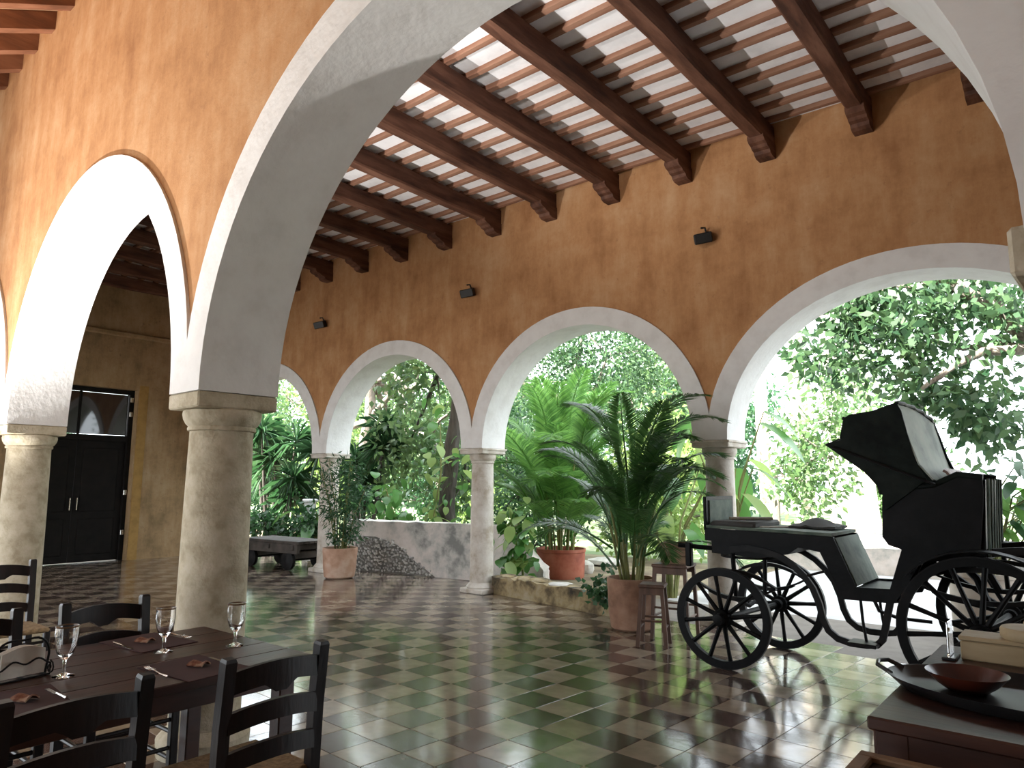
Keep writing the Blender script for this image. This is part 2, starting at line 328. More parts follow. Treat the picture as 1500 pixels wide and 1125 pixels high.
# ------------------------------------------------------------------ arcade walls
def arcade(name, piers, half, a_over, b_rise, zs, band, th, ztop, x_lo, x_hi, mat, loc=(0, 0, 0), rz=0, proud=.022):
    """piers: sorted x centres; an elliptical arch between neighbours. local y 0..th"""
    wall = MB(); N_ = 28
    xs = []                                        # (x, z_low)
    xs.append((x_lo, zs)); 
    arches = []
    for k in range(len(piers)-1):
        x0, x1 = piers[k]+half, piers[k+1]-half; cx, a = (x0+x1)/2, (x1-x0)/2; b = b_rise[k]
        arches.append((cx, a, b, piers[k], piers[k+1]))
        aa, bb = a+.05, b+.05
        for i in range(N_+1):
            t = PI-PI*i/N_; x = cx+aa*math.cos(t); xs.append((x, zs+bb*math.sin(t)))
    xs.append((x_hi, zs))
    n = len(xs)
    for yy in (0, th):
        k = len(wall.v)
        wall.v += [(x, yy, z) for x, z in xs]+[(x, yy, ztop) for x, z in xs]
        wall.f += [(k+i, k+i+1, k+n+i+1, k+n+i) for i in range(n-1)]
    wall.f += [(i, i+1, 2*n+i+1, 2*n+i) for i in range(n-1)]+[(n+i, n+i+1, 3*n+i+1, 3*n+i) for i in range(n-1)]
    wall.f += [(0, n, 3*n, 2*n), (n-1, 2*n-1, 4*n-1, 3*n-1)]
    wo = structure(wall.obj(name, mat, loc=loc, rz=rz))
    for cx, a, b, pl, pr in arches:
        rb = MB(); M_ = 40; ins, outs = [], []
        for i in range(M_+1):
            t = PI-PI*i/M_
            ins.append((cx+a*math.cos(t), zs+b*math.sin(t)))
            x, z = cx+(a+band)*math.cos(t), zs+(b+band)*math.sin(t)
            x = min(max(x, pl), pr)
            outs.append((x, z))
        outs[0] = (pl, zs); outs[-1] = (pr, zs)
        for y in (-proud, th+proud): rb.v += [(x, y, z) for x, z in ins]+[(x, y, z) for x, z in outs]
        m1 = M_+1
        for i in range(M_):
            rb.f += [(i, i+1, m1+i+1, m1+i), (2*m1+i, 2*m1+i+1, 3*m1+i+1, 3*m1+i), (i, i+1, 2*m1+i+1, 2*m1+i), (m1+i, m1+i+1, 3*m1+i+1, 3*m1+i)]
        rb.f += [(0, m1, 3*m1, 2*m1), (M_, m1+M_, 3*m1+M_, 2*m1+M_)]
        rb.obj('arch_band', M['white'], wo, smooth=True)
    return wo
ZSB = 2.10
piersB = [-14.69, -10.96, -7.23, -3.50, .72, 4.45]
wallB = arcade('wall_far', piersB, .21, 0, [1.6, 1.6, 1.6, 1.62, 1.6], ZSB, .24, TB, 7.0, X_END, X_RIGHT, M['orange'], (0, YB, 0))  # unseen top raised above the ceiling so its shadow reaches farther out
ZSA, TA = 2.14, .48
AO, ARZ = (-4.35, 2.138, 0), -R(2.4)
piersA = [-12.15, -8.10, -4.05, 0, 4.46, 8.6]
wallA = arcade('wall_near', piersA, .2, 0, [1.85, 1.85, 1.85, 1.82, 1.82], ZSA, .23, TA, 6.6, -14, 11.6, M['orange'], AO, ARZ)
def A(x, y=0, z=0):                                 # wall A local -> world
    c_, s_ = math.cos(ARZ), math.sin(ARZ); return (AO[0]+x*c_-y*s_, AO[1]+x*s_+y*c_, z)

# end wall with doorway
DY0, DY1, DZ = 4.55, 6.55, 3.45
eb = MB(); th = .4
for (y0, y1, z0, z1) in ((1.5, DY0, 0, 6.1), (DY1, 8.4, 0, 6.1), (DY0, DY1, DZ, 6.1)): eb.box(X_END-th, X_END, y0, y1, z0, z1)
wallE = structure(eb.obj('wall_end', M['stained']))
MB().bbox(X_END-.02, X_END+.07, 1.5, 7.9, 4.52, 4.62, .02).obj('cornice', M['stained'], wallE)
MB().box(X_END, X_END+.012, DY1+.02, DY1+.2, 0, DZ+.1).obj('painted_surround', plain('ochre_paint', (.34, .2, .06), .85), wallE)
dr = MB()
for y0, y1, z0, z1 in ((DY0, DY0+.09, 0, DZ), (DY1-.09, DY1, 0, DZ), (DY0+.09, DY1-.09, DZ-.09, DZ), (DY0+.09, DY1-.09, 2.38, 2.5)): dr.bbox(X_END-.3, X_END-.16, y0, y1, z0, z1, .008)
door = structure(dr.obj('door_1', M['door']))
for s_ in (0, 1):
    y0, y1 = (DY0+.09, (DY0+DY1)/2-.003) if s_ == 0 else ((DY0+DY1)/2+.003, DY1-.09)
    b = MB().bbox(X_END-.26, X_END-.21, y0, y1, .01, 2.38, .004)
    lf = b.obj('door_leaf', M['door'], door)
    for z0, z1 in ((.15, .85), (.98, 2.24)): MB().bbox(X_END-.215, X_END-.197, y0+.12, y1-.12, z0, z1, .012).obj('panel', M['door'], lf)
    MB().tube([(X_END-.2, y1-.06 if s_ == 0 else y0+.06, 1.0), (X_END-.15, y1-.06 if s_ == 0 else y0+.06, 1.02), (X_END-.15, y1-.06 if s_ == 0 else y0+.06, 1.25), (X_END-.2, y1-.06 if s_ == 0 else y0+.06, 1.27)], .012, 8).obj('door_handle', M['steel'], lf, True)
for s_ in (0, 1):
    y0, y1 = (DY0+.1, (DY0+DY1)/2-.02) if s_ == 0 else ((DY0+DY1)/2+.02, DY1-.1)
    MB().box(X_END-.235, X_END-.225, y0, y1, 2.51, DZ-.1).obj('transom_pane', M['pane'], door)
MB().bbox(X_END-.25, X_END-.2, (DY0+DY1)/2-.02, (DY0+DY1)/2+.02, 2.5, DZ-.09, .005).obj('mullion', M['door'], door)
for z in (2.9, 3.2, 1.3, .5): MB().bbox(X_END-.16, X_END-.14, DY1-.085, DY1-.02, z, z+.1, .004).obj('hinge', M['steel'], door)
structure(MB().box(X_RIGHT-.3, X_RIGHT, -3.4, 8.4, 0, 6.1).obj('wall_right', M['orange']))

# ------------------------------------------------------------------ gallery ceiling: slab, beams, joists
ZC = 5.70
ceil = structure(MB().add([A(-14, .1, ZC)[:3], A(11.6, .1, ZC), (X_RIGHT, 8.3, ZC), (X_END, 8.3, ZC), A(-14, .1, ZC+.15), A(11.6, .1, ZC+.15), (X_RIGHT, 8.3, ZC+.15), (X_END, 8.3, ZC+.15)],
    [(0, 1, 2, 3), (4, 5, 6, 7), (0, 1, 5, 4), (1, 2, 6, 5), (2, 3, 7, 6), (3, 0, 4, 7)]).obj('ceiling', M['ceil_white']))
BW = .17
bx0 = [-1.59-1.022*i-BW/2 for i in range(-2, 14)]
bx0 = [x for x in bx0 if x > X_END+.15]
rr = random.Random(11)
def yA(x): return AO[1]+TA+(x-AO[0])*math.tan(ARZ)
for x in bx0:
    b = MB(); y0, y1 = yA(x)-.05, YB+.05; n = 9; gpts = []
    wv = [(rr.uniform(-.006, .006), rr.uniform(-.008, .008)) for _ in range(n)]
    zb, zt = 5.425, 5.645
    for i in range(n):
        y = y0+(y1-y0)*i/(n-1); dx, dz = wv[i]; c2 = .018
        gpts.append([(x-BW/2+c2+dx, y, zb+dz), (x+BW/2-c2+dx, y, zb+dz), (x+BW/2+dx, y, zb+c2+dz), (x+BW/2+dx, y, zt), (x-BW/2+dx, y, zt), (x-BW/2+dx, y, zb+c2+dz)])
    vs = [p for g_ in gpts for p in g_]
    fs = [(i*6+k, i*6+(k+1) % 6, (i+1)*6+(k+1) % 6, (i+1)*6+k) for i in range(n-1) for k in range(6)]+[tuple(range(6)), tuple(range((n-1)*6, n*6))]
    bo = b.add(vs, fs).obj('beam', M['beam'], ceil)
    # carved corbel under the beam at the far wall
    prof = [(YB+.03, 5.27), (YB-.12, 5.27), (YB-.17, 5.29), (YB-.19, 5.325), (YB-.25, 5.335), (YB-.28, 5.36), (YB-.34, 5.37), (YB-.38, 5.40), (YB-.38, 5.44), (YB+.03, 5.44)]
    k2 = MB(); nn = len(prof)
    k2.add([(x-BW/2-.006, y, z) for y, z in prof]+[(x+BW/2+.006, y, z) for y, z in prof], [tuple(range(nn)), tuple(range(nn, 2*nn))[::-1]]+[(i, (i+1) % nn, (i+1) % nn+nn, i+nn) for i in range(nn)])
    k2.obj('corbel', M['beam'], bo)
jm = []
for k in range(6):
    b = MB(); L_ = 1.022+rr.uniform(.0, .1); w_ = rr.uniform(.026, .034); n = 4; vs = []
    for i in range(n):
        x = -L_/2+L_*i/(n-1); dy = rr.uniform(-.008, .008); vs += [(x, dy-w_, -.017), (x, dy+w_, -.017), (x, dy+w_, .037), (x, dy-w_, .037)]
    b.add(vs, [(i*4+q, i*4+(q+1) % 4, (i+1)*4+(q+1) % 4, (i+1)*4+q) for i in range(n-1) for q in range(4)]+[(0, 1, 2, 3), (n*4-4, n*4-3, n*4-2, n*4-1)])
    jm.append(b.mesh('joist', M['joist']))
rows = []; y = YB-.13
while y > 2.4: rows.append(y); y -= .315
for bi in range(len(bx0)-1):
    for y in rows:
        xm = (bx0[bi]+bx0[bi+1])/2
        if y < yA(xm)+.06: continue
        o = inst('joist', rr.choice(jm), ceil); o.location = (xm+rr.uniform(-.03, .03), y+rr.uniform(-.03, .03), 5.663); o.rotation_euler = (0, 0, rr.uniform(-.025, .025))

# ------------------------------------------------------------------ porch roof on this side of the near wall (falls away from it)
SL = .5; ZP = 6.3
def zr(y): return ZP-SL*(2.13-y)
porch = structure(MB().add([(-17, 2.6, zr(2.6)), (7, 2.2, zr(2.2)), (7, YP-.6, zr(YP-.6)), (-17, YP-.6, zr(YP-.6)), (-17, 2.6, zr(2.6)+.1), (7, 2.2, zr(2.2)+.1), (7, YP-.6, zr(YP-.6)+.1), (-17, YP-.6, zr(YP-.6)+.1)],
    [(0, 1, 2, 3), (4, 5, 6, 7), (0, 1, 5, 4), (1, 2, 6, 5), (2, 3, 7, 6), (3, 0, 4, 7)]).obj('ceiling_porch', M['porch_board']))
for k in range(14):
    x = -6.87-.575*(k-5); y0 = AO[1]+(x-AO[0])*math.tan(ARZ)+.03; y1 = YP-.5; w_ = .06; hh = .2
    vs = [(x+sx*w_, y, zr(y)+dz) for y in (y0, y1) for sx, dz in ((-1, -hh), (1, -hh), (1, -.001), (-1, -.001))]
    MB().add(vs, [(0, 1, 2, 3), (4, 5, 6, 7), (0, 1, 5, 4), (1, 2, 6, 5), (2, 3, 7, 6), (3, 0, 4, 7)]).obj('rafter', M['porch_beam'], porch)
structure(MB().box(-3.4, X_RIGHT, YP-.3, YP, .004, 3.55).obj('wall_light_block', M['orange']))  # unseen wall added to hold courtyard light off the arch at right

# ------------------------------------------------------------------ columns
def column(label, loc, rz, r_, zs, ab_x, ab_y, mat, abmat, square_base, ab_h=.1, group=None):
    t = thing('stone_column', label, 'column', loc, rz, group)
    zt = zs-ab_h
    MB().lathe([(r_*1.03, .14), (r_*1.02, .5), (r_, zt*.6), (r_*.95, zt-.13)], 32).obj('shaft', mat, t, True)
    pr = [(r_*.95, zt-.135), (r_*1.02, zt-.13), (r_*1.03, zt-.115), (r_*1.0, zt-.105), (r_*1.08, zt-.09), (r_*1.16, zt-.06), (r_*1.19, zt-.03), (r_*1.17, zt-.008), (r_*1.12, zt)]
    MB().lathe(pr, 32).obj('capital', mat, t, True)
    MB().bbox(-ab_x, ab_x, -ab_y, ab_y, zt, zs-.004, .01).obj('abacus', abmat, t)
    b = MB()
    if square_base: b.bbox(-r_*1.35, r_*1.35, -r_*1.35, r_*1.35, 0, .07, .012)
    b.lathe([(r_*1.3, 0 if not square_base else .07), (r_*1.33, .09), (r_*1.2, .12), (r_*1.08, .14), (r_*1.03, .15)], 32).obj('base', mat, t, True)
    return t
column('thick pale stone column behind the dining table, carrying the near arches', A(0, TA/2), ARZ, .2, ZSA, .205, .262, M['stone'], M['stone'], False)
column('pale stone column of the near arcade beside the chair without a table', A(-4.05, TA/2), ARZ, .2, ZSA, .205, .262, M['stone'], M['stone'], False)
column('stone column of the near arcade beside the dark wooden chest', A(4.46, TA/2), ARZ, .17, ZSA+.05, .235, .262, M['stone'], M['stone'], False, .12)
column('stone column of the near arcade close to the end wall', A(-8.1, TA/2), ARZ, .2, ZSA, .205, .262, M['stone'], M['stone'], False)
bl = {-14.69: 'whitewashed column of the garden arcade next to the end wall',
      -10.96: 'slender whitewashed column of the garden arcade beside the planted clay pot and low wagon',
      -7.23: 'slender stone column of the garden arcade at the end of the rough kerb',
      -3.50: 'slender stone column of the garden arcade behind the carriage front wheels',
      .72: 'stone column of the garden arcade behind the carriage rear wheels'}
for x in piersB[:5]:
    t = column(bl[x], (x, YB+TB/2, 0), 0, .17, ZSB, .225, .27, M['stone_white'], M['stone_white'], True, .085)
    MB().bbox(-.24, .24, -.285, .285, ZSB-.03, ZSB-.006, .006).obj('moulding', M['stone_white'], t)
# ------------------------------------------------------------------ wall lamps above the garden columns
def spotlight(loc, rz, lb, energy=0, aim=None, cone=150, rad=.08):
    t = thing('wall_spotlight', lb, 'lamp', loc, rz, 'spotlights on the orange arcade walls')
    MB().bbox(-.05, .05, -.035, 0, -.05, .05, .005).obj('bracket', M['lampblack'], t)
    hm = Matrix.Rotation(R(20), 4, 'X') @ Matrix.Rotation(R(25), 4, 'Z')
    MB().bbox(-.13, .08, -.17, -.04, -.065, .06, .012, hm).obj('housing', M['lampblack'], t)
    MB().tube([(.03, -.02, .04), (.03, -.06, .1), (.0, -.1, .09)], .012, 6).obj('cable', M['lampblack'], t, True)
    if energy:                                      # lit lamp: light leaves in front of the housing
        ld = bpy.data.lights.new('spotlight_beam', 'SPOT'); ld.energy = energy; ld.spot_size = R(cone); ld.spot_blend = .6; ld.shadow_soft_size = rad; ld.color = (1, .97, .93)
        lo = bpy.data.objects.new('spotlight_beam', ld); C.objects.link(lo); d = (Vector(aim)-Vector(loc)).normalized()
        lo.location = Vector(loc)+Matrix.Rotation(rz, 3, 'Z') @ Vector((0, -.3, .12)); lo.rotation_euler = d.to_track_quat('-Z', 'Y').to_euler()
for x, z, lb in ((-3.49, 4.53, 'small black spotlight on the orange wall above the column behind the carriage'), (-7.30, 4.49, 'small black spotlight on the orange wall above the column by the rough kerb'), (-11.0, 4.5, 'small black spotlight on the orange wall above the column by the low wagon')):
    spotlight((x, YB, z), 0, lb)
# the same lamps, lit, on the gallery side of the near wall 
spotlight(A(-.1, TA, 4.5), ARZ+PI, 'lit black spotlight on the gallery side of the near arcade wall', 210, (-3.2, 4.2, 6.2), 150, .1)
fx = thing('floor_uplight', 'lit black floor uplight in front of the near arcade on the porch side', 'lamp', (-8.24, .5, 0))
MB().lathe([(.09, 0), (.09, .02), (.02, .03), (.02, .1)], 16).obj('foot', M['lampblack'], fx, True)
MB().lathe([(.05, .1), (.075, .12), (.08, .2), (.07, .2), (.065, .13), (.001, .13)], 16).obj('housing', M['lampblack'], fx, True)
ld = bpy.data.lights.new('uplight_beam', 'SPOT'); ld.energy = 3000; ld.spot_size = R(80); ld.spot_blend = .7; ld.shadow_soft_size = .06; ld.color = (1, .97, .93)
lo = bpy.data.objects.new('uplight_beam', ld); C.objects.link(lo); lo.location = (-8.24, .5, .26); lo.rotation_euler = (Vector((-6.3, 2.2, 4.6))-Vector((-8.24, .5, .26))).to_track_quat('-Z', 'Y').to_euler()

# ------------------------------------------------------------------ the carriage
CB = (-1.72, 6.81, 0)
car = thing('horse_carriage', 'black four-wheeled horse carriage with folding leather hood, parked under the widest arch', 'carriage', CB)
def lc(p): return (p[0]-CB[0], p[1]-CB[1], p[2]-CB[2])
def lp(pts): return [lc(p) for p in pts]
def lpoly(poly): return [(x-CB[0], z) for x, z in poly]
def wheel(cx, cy, r_, n, phase):
    x, y, _ = lc((cx, cy, 0)); z = r_
    b = MB(); rim = [(r_-.07, -.024), (r_-.07, .024), (r_-.010, .024), (r_-.010, -.024)]
    nn = 48; vs = []
    for k in range(nn):
        a = 2*PI*k/nn
        vs += [(x+rr_*math.cos(a), y+yy, z+rr_*math.sin(a)) for rr_, yy in rim]
    b.add(vs, [(k*4+q, k*4+(q+1) % 4, ((k+1) % nn)*4+(q+1) % 4, ((k+1) % nn)*4+q) for k in range(nn) for q in range(4)])
    wo = b.obj('wheel', M['black'], car, True)
    b = MB(); vs = []
    for k in range(nn):
        a = 2*PI*k/nn
        vs += [(x+rr_*math.cos(a), y+yy, z+rr_*math.sin(a)) for rr_, yy in ((r_-.010, -.021), (r_-.010, .021), (r_, .021), (r_, -.021))]
    b.add(vs, [(k*4+q, k*4+(q+1) % 4, ((k+1) % nn)*4+(q+1) % 4, ((k+1) % nn)*4+q) for k in range(nn) for q in range(4)]).obj('tyre', M['iron'], wo, True)
    MB().lathe([(.03, -.12), (.045, -.115), (.05, -.07), (.075, -.05), (.08, 0), (.075, .05), (.05, .07), (.045, .11), (.02, .115)], 16, (x, y, z), 'y').obj('hub', M['black'], wo, True)
    sp = MB()
    for k in range(n):
        a = 2*PI*(k+phase)/n; d = Vector((math.cos(a), 0, math.sin(a)))
        c_ = Vector((x, y, z))
        MB().tube([c_+d*.06, c_+d*.12, c_+d*(r_*.6), c_+d*(r_-.045)], [.022, .021, .017, .021], 8).obj('spoke', M['black'], wo, True)
    return wo
RF, RR = .43, .545
for cy, dx in ((6.24, -.03), (7.38, .08)): wheel(-2.67+dx, cy, RF, 12, .3 if dx < 0 else .15)
for cy, dx in ((6.22, 0), (7.38, .08)): wheel(-.77+dx, cy, RR, 14, .25 if dx == 0 else .6)
MB().tube(lp([(-2.70, 6.24, RF), (-2.59, 7.38, RF)]), .024, 8).obj('axle', M['iron'], car, True)
MB().tube(lp([(-.77, 6.22, RR), (-.69, 7.38, RR)]), .026, 8).obj('axle', M['iron'], car, True)
# swan-neck irons from the fifth wheel down under the step and up to the body
sw = [(-2.72, 1.00), (-2.55, 1.025), (-2.40, 1.005), (-2.27, .97), (-2.16, .905), (-2.07, .82), (-2.0, .72), (-1.955, .6), (-1.93, .48), (-1.89, .39), (-1.82, .335), (-1.72, .312), (-1.60, .312), (-1.52, .325), (-1.48, .37), (-1.455, .46), (-1.43, .58), (-1.40, .70), (-1.36, .78), (-1.28, .86), (-1.1, .95), (-.8, 1.0)]
for y in (6.5, 7.12):
    MB().tube(lp([(x, y, z) for x, z in sw]), 1, sq=(.016, .026)).obj('swan_neck_iron', M['iron'], car, True)
    MB().tube(lp([(-1.63, y, .70), (-1.62, y, .5), (-1.60, y, .33)]), .012, 8).obj('step_hanger', M['iron'], car, True)
    MB().tube(lp([(-2.05, y, .82), (-1.9, y, .87)]), .012, 6).obj('tie_rod', M['iron'], car, True)
MB().bbox(*[v for ab in zip(lc((-1.72, 6.36, .315)), lc((-1.5, 6.56, .345))) for v in ab], .006).obj('step', M['iron'], car)
MB().tube(lp([(-1.66, 6.95, .68), (-1.63, 7.1, .50), (-1.5, 7.2, .44), (-1.25, 7.25, .43)]), .016, 8).obj('far_step_iron', M['iron'], car, True)
# body: stepped sides, boards, floor
side = [(-2.92, 1.19), (-1.79, 1.165), (-1.632, .775), (-1.356, .785), (-1.23, 1.1), (-1.12, 1.05), (-1.29, .69), (-1.38, .675), (-1.735, .67), (-1.90, 1.035), (-2.05, 1.06), (-2.92, 1.08)]
for y in (6.42, 7.14): MB().prism(lpoly(side), y-.02-CB[1], y+.02-CB[1]).obj('body_side', M['black'], car)
def slab(name, p0, p1, y0, y1, th_, mat):           # board between two profile points
    d = Vector((p1[0]-p0[0], 0, p1[1]-p0[1])); n_ = Vector((d.z, 0, -d.x)).normalized()*th_
    pts = [(p0[0], p0[1]), (p1[0], p1[1]), (p1[0]+n_.x, p1[1]+n_.z), (p0[0]+n_.x, p0[1]+n_.z)]
    return MB().prism(lpoly(pts), y0-CB[1], y1-CB[1]).obj(name, mat, car)
slab('front_deck', (-2.92, 1.195), (-1.80, 1.17), 6.40, 7.16, -.025, M['panel_green'])
slab('front_riser', (-1.80, 1.15), (-1.645, .775), 6.43, 7.13, -.02, M['panel_green'])
slab('floor_board', (-1.66, .76), (-1.34, .765), 6.43, 7.13, .02, M['black'])
slab('rear_riser', (-1.35, .79), (-1.23, 1.12), 6.43, 7.13, .02, M['black'])
seat_p = [(-1.40, 1.19), (-1.385, 1.50), (-1.36, 1.60), (-1.2, 1.56), (-1.02, 1.58), (-.86, 1.66), (-.705, 1.645), (-.70, 1.55), (-.735, 1.24), (-.75, 1.12), (-.95, 1.03), (-1.15, 1.02), (-1.26, .80), (-1.34, .70), (-1.38, .76), (-1.27, 1.10), (-1.36, 1.13)]
for y0, y1 in ((6.34, 6.40), (7.18, 7.24)): MB().prism(lpoly(seat_p), y0-CB[1], y1-CB[1]).obj('seat_side', M['black'], car)
MB().tube(lp([(-1.385, 6.36, 1.52), (-1.36, 6.36, 1.61), (-1.2, 6.36, 1.575), (-1.02, 6.36, 1.595), (-.86, 6.36, 1.675), (-.70, 6.36, 1.655)]), .028, 10).obj('arm_roll', M['hood'], car, True)
MB().tube(lp([(-1.385, 7.2, 1.52), (-1.36, 7.2, 1.61), (-1.2, 7.2, 1.575), (-1.02, 7.2, 1.595), (-.86, 7.2, 1.675), (-.70, 7.2, 1.655)]), .028, 10).obj('arm_roll', M['hood'], car, True)
MB().sheet([[lc((-.735+.02*math.sin(PI*i/6)+(z-1.12)*.06, 6.38+.82*i/6, z)) for i in range(7)] for z in (1.05, 1.2, 1.35, 1.5, 1.64)], .03).obj('seat_back_panel', M['black'], car, True)
for i in range(6):
    y = 6.40+i*.16; MB().tube(lp([(-.70, y, 1.08), (-.688, y, 1.35), (-.672, y, 1.65)]), .012, 6).obj('back_rib', M['panel_green'], car, True)
MB().bbox(*[v for ab in zip(lc((-1.36, 6.41, 1.13)), lc((-.78, 7.17, 1.19))) for v in ab], .01).obj('seat_board', M['black'], car)
MB().bbox(*[v for ab in zip(lc((-1.34, 6.42, 1.19)), lc((-.86, 7.16, 1.33))) for v in ab], .04).obj('seat_cushion', M['tufted'], car, True)
grid = []
for i in range(25):
    y = 6.41+.76*i/24; row = []
    bulge = .012*abs(math.sin(PI*i/24*6))
    for j in range(9):
        a = PI*j/8-.3; row.append(lc((-.93+(.075+bulge)*math.sin(a)*.9-.05, y, 1.60+(.085+bulge)*-math.cos(a)+.03)))
    grid.append(row)
MB().sheet(grid, .02).obj('tufted_backrest', M['tufted'], car, True)
slab('backrest_board', (-.90, 1.3), (-.84, 1.64), 6.42, 7.16, .03, M['tufted'])
# hood (sagging a little to the far side)
SK = (.10, -.10); HY0, HY1 = 6.33, 7.22
def hp(x, z, t): return lc((x+SK[0]*t, HY0+(HY1-HY0)*t, z+SK[1]*t))
hs = [(-1.79, 1.925), (-1.66, 1.965), (-1.635, 2.135), (-1.59, 2.165), (-1.42, 2.185), (-1.235, 2.245), (-1.205, 2.18), (-1.13, 1.78), (-1.06, 1.64), (-1.36, 1.40), (-1.38, 1.55), (-1.50, 1.70)]
for t in (0, 1):
    o_ = -.012 if t == 0 else .012
    pts = [hp(x, z, t) for x, z in hs]; n = len(pts)
    MB().add([(p[0], p[1]-.008, p[2]) for p in pts]+[(p[0], p[1]+.008, p[2]) for p in pts], [tuple(range(n)), tuple(range(n, 2*n))[::-1]]+[(i, (i+1) % n, (i+1) % n+n, i+n) for i in range(n)]).obj('hood_side', M['hood'], car)
topl = [(-1.79, 1.925), (-1.67, 1.975), (-1.635, 2.135), (-1.59, 2.165), (-1.42, 2.185), (-1.235, 2.245)]
MB().sheet([[hp(x, z+.025*math.sin(PI*j/8), j/8) for j in range(9)] for x, z in topl], .012).obj('hood_top', M['hood'], car, True)
MB().sheet([[hp(x, z+.025*math.sin(PI*j/8)*(1-i/4), j/8) for j in range(9)] for i, (x, z) in enumerate([(-1.235, 2.245), (-1.205, 2.12), (-1.16, 1.93), (-1.11, 1.76), (-1.02, 1.64)])], .012).obj('hood_back', M['hood_back'], car, True)
MB().tube([hp(-1.235+.02*(k % 2), 2.245+.03*math.sin(PI*k/8), k/8) for k in range(9)], .016, 8).obj('hood_bow', M['black'], car, True)
MB().tube([hp(-1.635, 2.14+.03*math.sin(PI*k/8), k/8) for k in range(9)], .016, 8).obj('hood_bow', M['black'], car, True)
MB().tube([hp(-1.235, 2.24, 1.012), hp(-1.2, 2.12, 1.012), hp(-1.15, 1.93, 1.012), hp(-1.04, 1.66, 1.012)], .014, 8).obj('hood_bow', M['black'], car, True)
for t in (-.03, 1.03): MB().tube([hp(-1.73, 1.905, t), hp(-1.45, 1.79, t), hp(-1.0, 1.60, t)], .010, 8).obj('hood_joint_iron', M['iron'], car, True)
MB().tube([hp(-1.49, 1.72, .1), hp(-1.43, 1.62, .06), hp(-1.40, 1.54, .03)], .012, 6).obj('hood_prop', M['iron'], car, True)
# front seat with upright panel
pn = MB().bbox(*[v for ab in zip(lc((-2.93, 6.40, 1.17)), lc((-2.90, 7.04, 1.48))) for v in ab], .006).obj('dash_frame', M['black'], car)
MB().bbox(*[v for ab in zip(lc((-2.905, 6.46, 1.215)), lc((-2.888, 6.98, 1.445))) for v in ab], .004).obj('dash_panel', M['panel_green'], pn)
MB().bbox(*[v for ab in zip(lc((-2.88, 6.44, 1.196)), lc((-2.46, 7.10, 1.26))) for v in ab], .02).obj('front_cushion', M['cloth_dark'], car, True)
MB().prism(lpoly([(-2.90, 1.08), (-2.1, 1.06), (-2.2, .99), (-2.45, .94), (-2.9, .96)]), 6.50-CB[1], 7.06-CB[1]).obj('fore_carriage', M['black'], car)
MB().tube(lp([(-2.70, 6.5, .97), (-2.70, 6.55, .55), (-2.68, 6.8, .47), (-2.62, 7.05, .55), (-2.62, 7.1, .97)]), .022, 8).obj('axle_bed', M['black'], car, True)
for y in (6.40, 7.2):                               # leaf springs
    for xc, hw, zc in ((-2.64, .36, .70), (-.74, .5, .86)):
        sp = MB()
        for s_ in (1, -1):
            sp.tube(lp([(xc-hw+2*hw*k/12, y, zc+s_*.11*(1-((k-6)/6)**2)) for k in range(13)]), 1, sq=(.02, .009))
            sp.tube(lp([(xc-hw*.7+1.4*hw*k/12, y, zc+s_*(.125*(1-((k-6)/6*.7)**2)+.002)) for k in range(13)]), 1, sq=(.02, .009))
        sp.obj('leaf_spring', M['iron'], car)
MB().lathe([(.25, -.012), (.28, -.012), (.28, .012), (.25, .012)], 32, lc((-2.64, 6.80, .93)), 'z', False).obj('turntable_ring', M['iron'], car, True)
# drawbar and whippletree
MB().tube(lp([(-2.5, 6.62, .98), (-2.9, 6.52, 1.0), (-3.2, 6.42, 1.02)]), .022, 8).obj('shaft_stub', M['black'], car, True)
MB().tube(lp([(-2.5, 7.0, .98), (-2.9, 7.05, 1.0), (-3.15, 7.08, 1.02)]), .022, 8).obj('shaft_stub', M['black'], car, True)
MB().bbox(*[v for ab in zip(lc((-3.13, 6.41, .83)), lc((-3.07, 6.47, 1.05))) for v in ab], .01).obj('whippletree_end', M['black'], car)
# mudguards over the rear wheels
for y in (6.22, 7.4):
    MB().sheet([[lc((-.75+(RR+.05)*1.06*math.cos(a), y+dy, RR+(RR+.04)*math.sin(a))) for dy in (-.09, 0, .09)] for a in [R(140-k*8.5) for k in range(14)]], .012).obj('mudguard', M['black'], car, True)
MB().tube(lp([(-.9, 6.45, 1.08), (-.5, 6.42, 1.13), (-.15, 6.42, 1.08), (.1, 6.42, 1.0)]), 1, sq=(.02, .03)).obj('rear_spring_bar', M['iron'], car, True)
MB().tube(lp([(-.9, 7.15, 1.08), (-.5, 7.15, 1.13), (-.15, 7.15, 1.08), (.1, 7.15, 1.0)]), 1, sq=(.02, .03)).obj('rear_spring_bar', M['iron'], car, True)
MB().tube(lp([(-.74, 6.42, .74), (-.80, 6.5, .9), (-.95, 6.6, 1.05)]), .03, 8).obj('body_stay', M['black'], car, True)
MB().tube(lp([(-.74, 7.2, .74), (-.80, 7.1, .9), (-.95, 7.0, 1.05)]), .03, 8).obj('body_stay', M['black'], car, True)
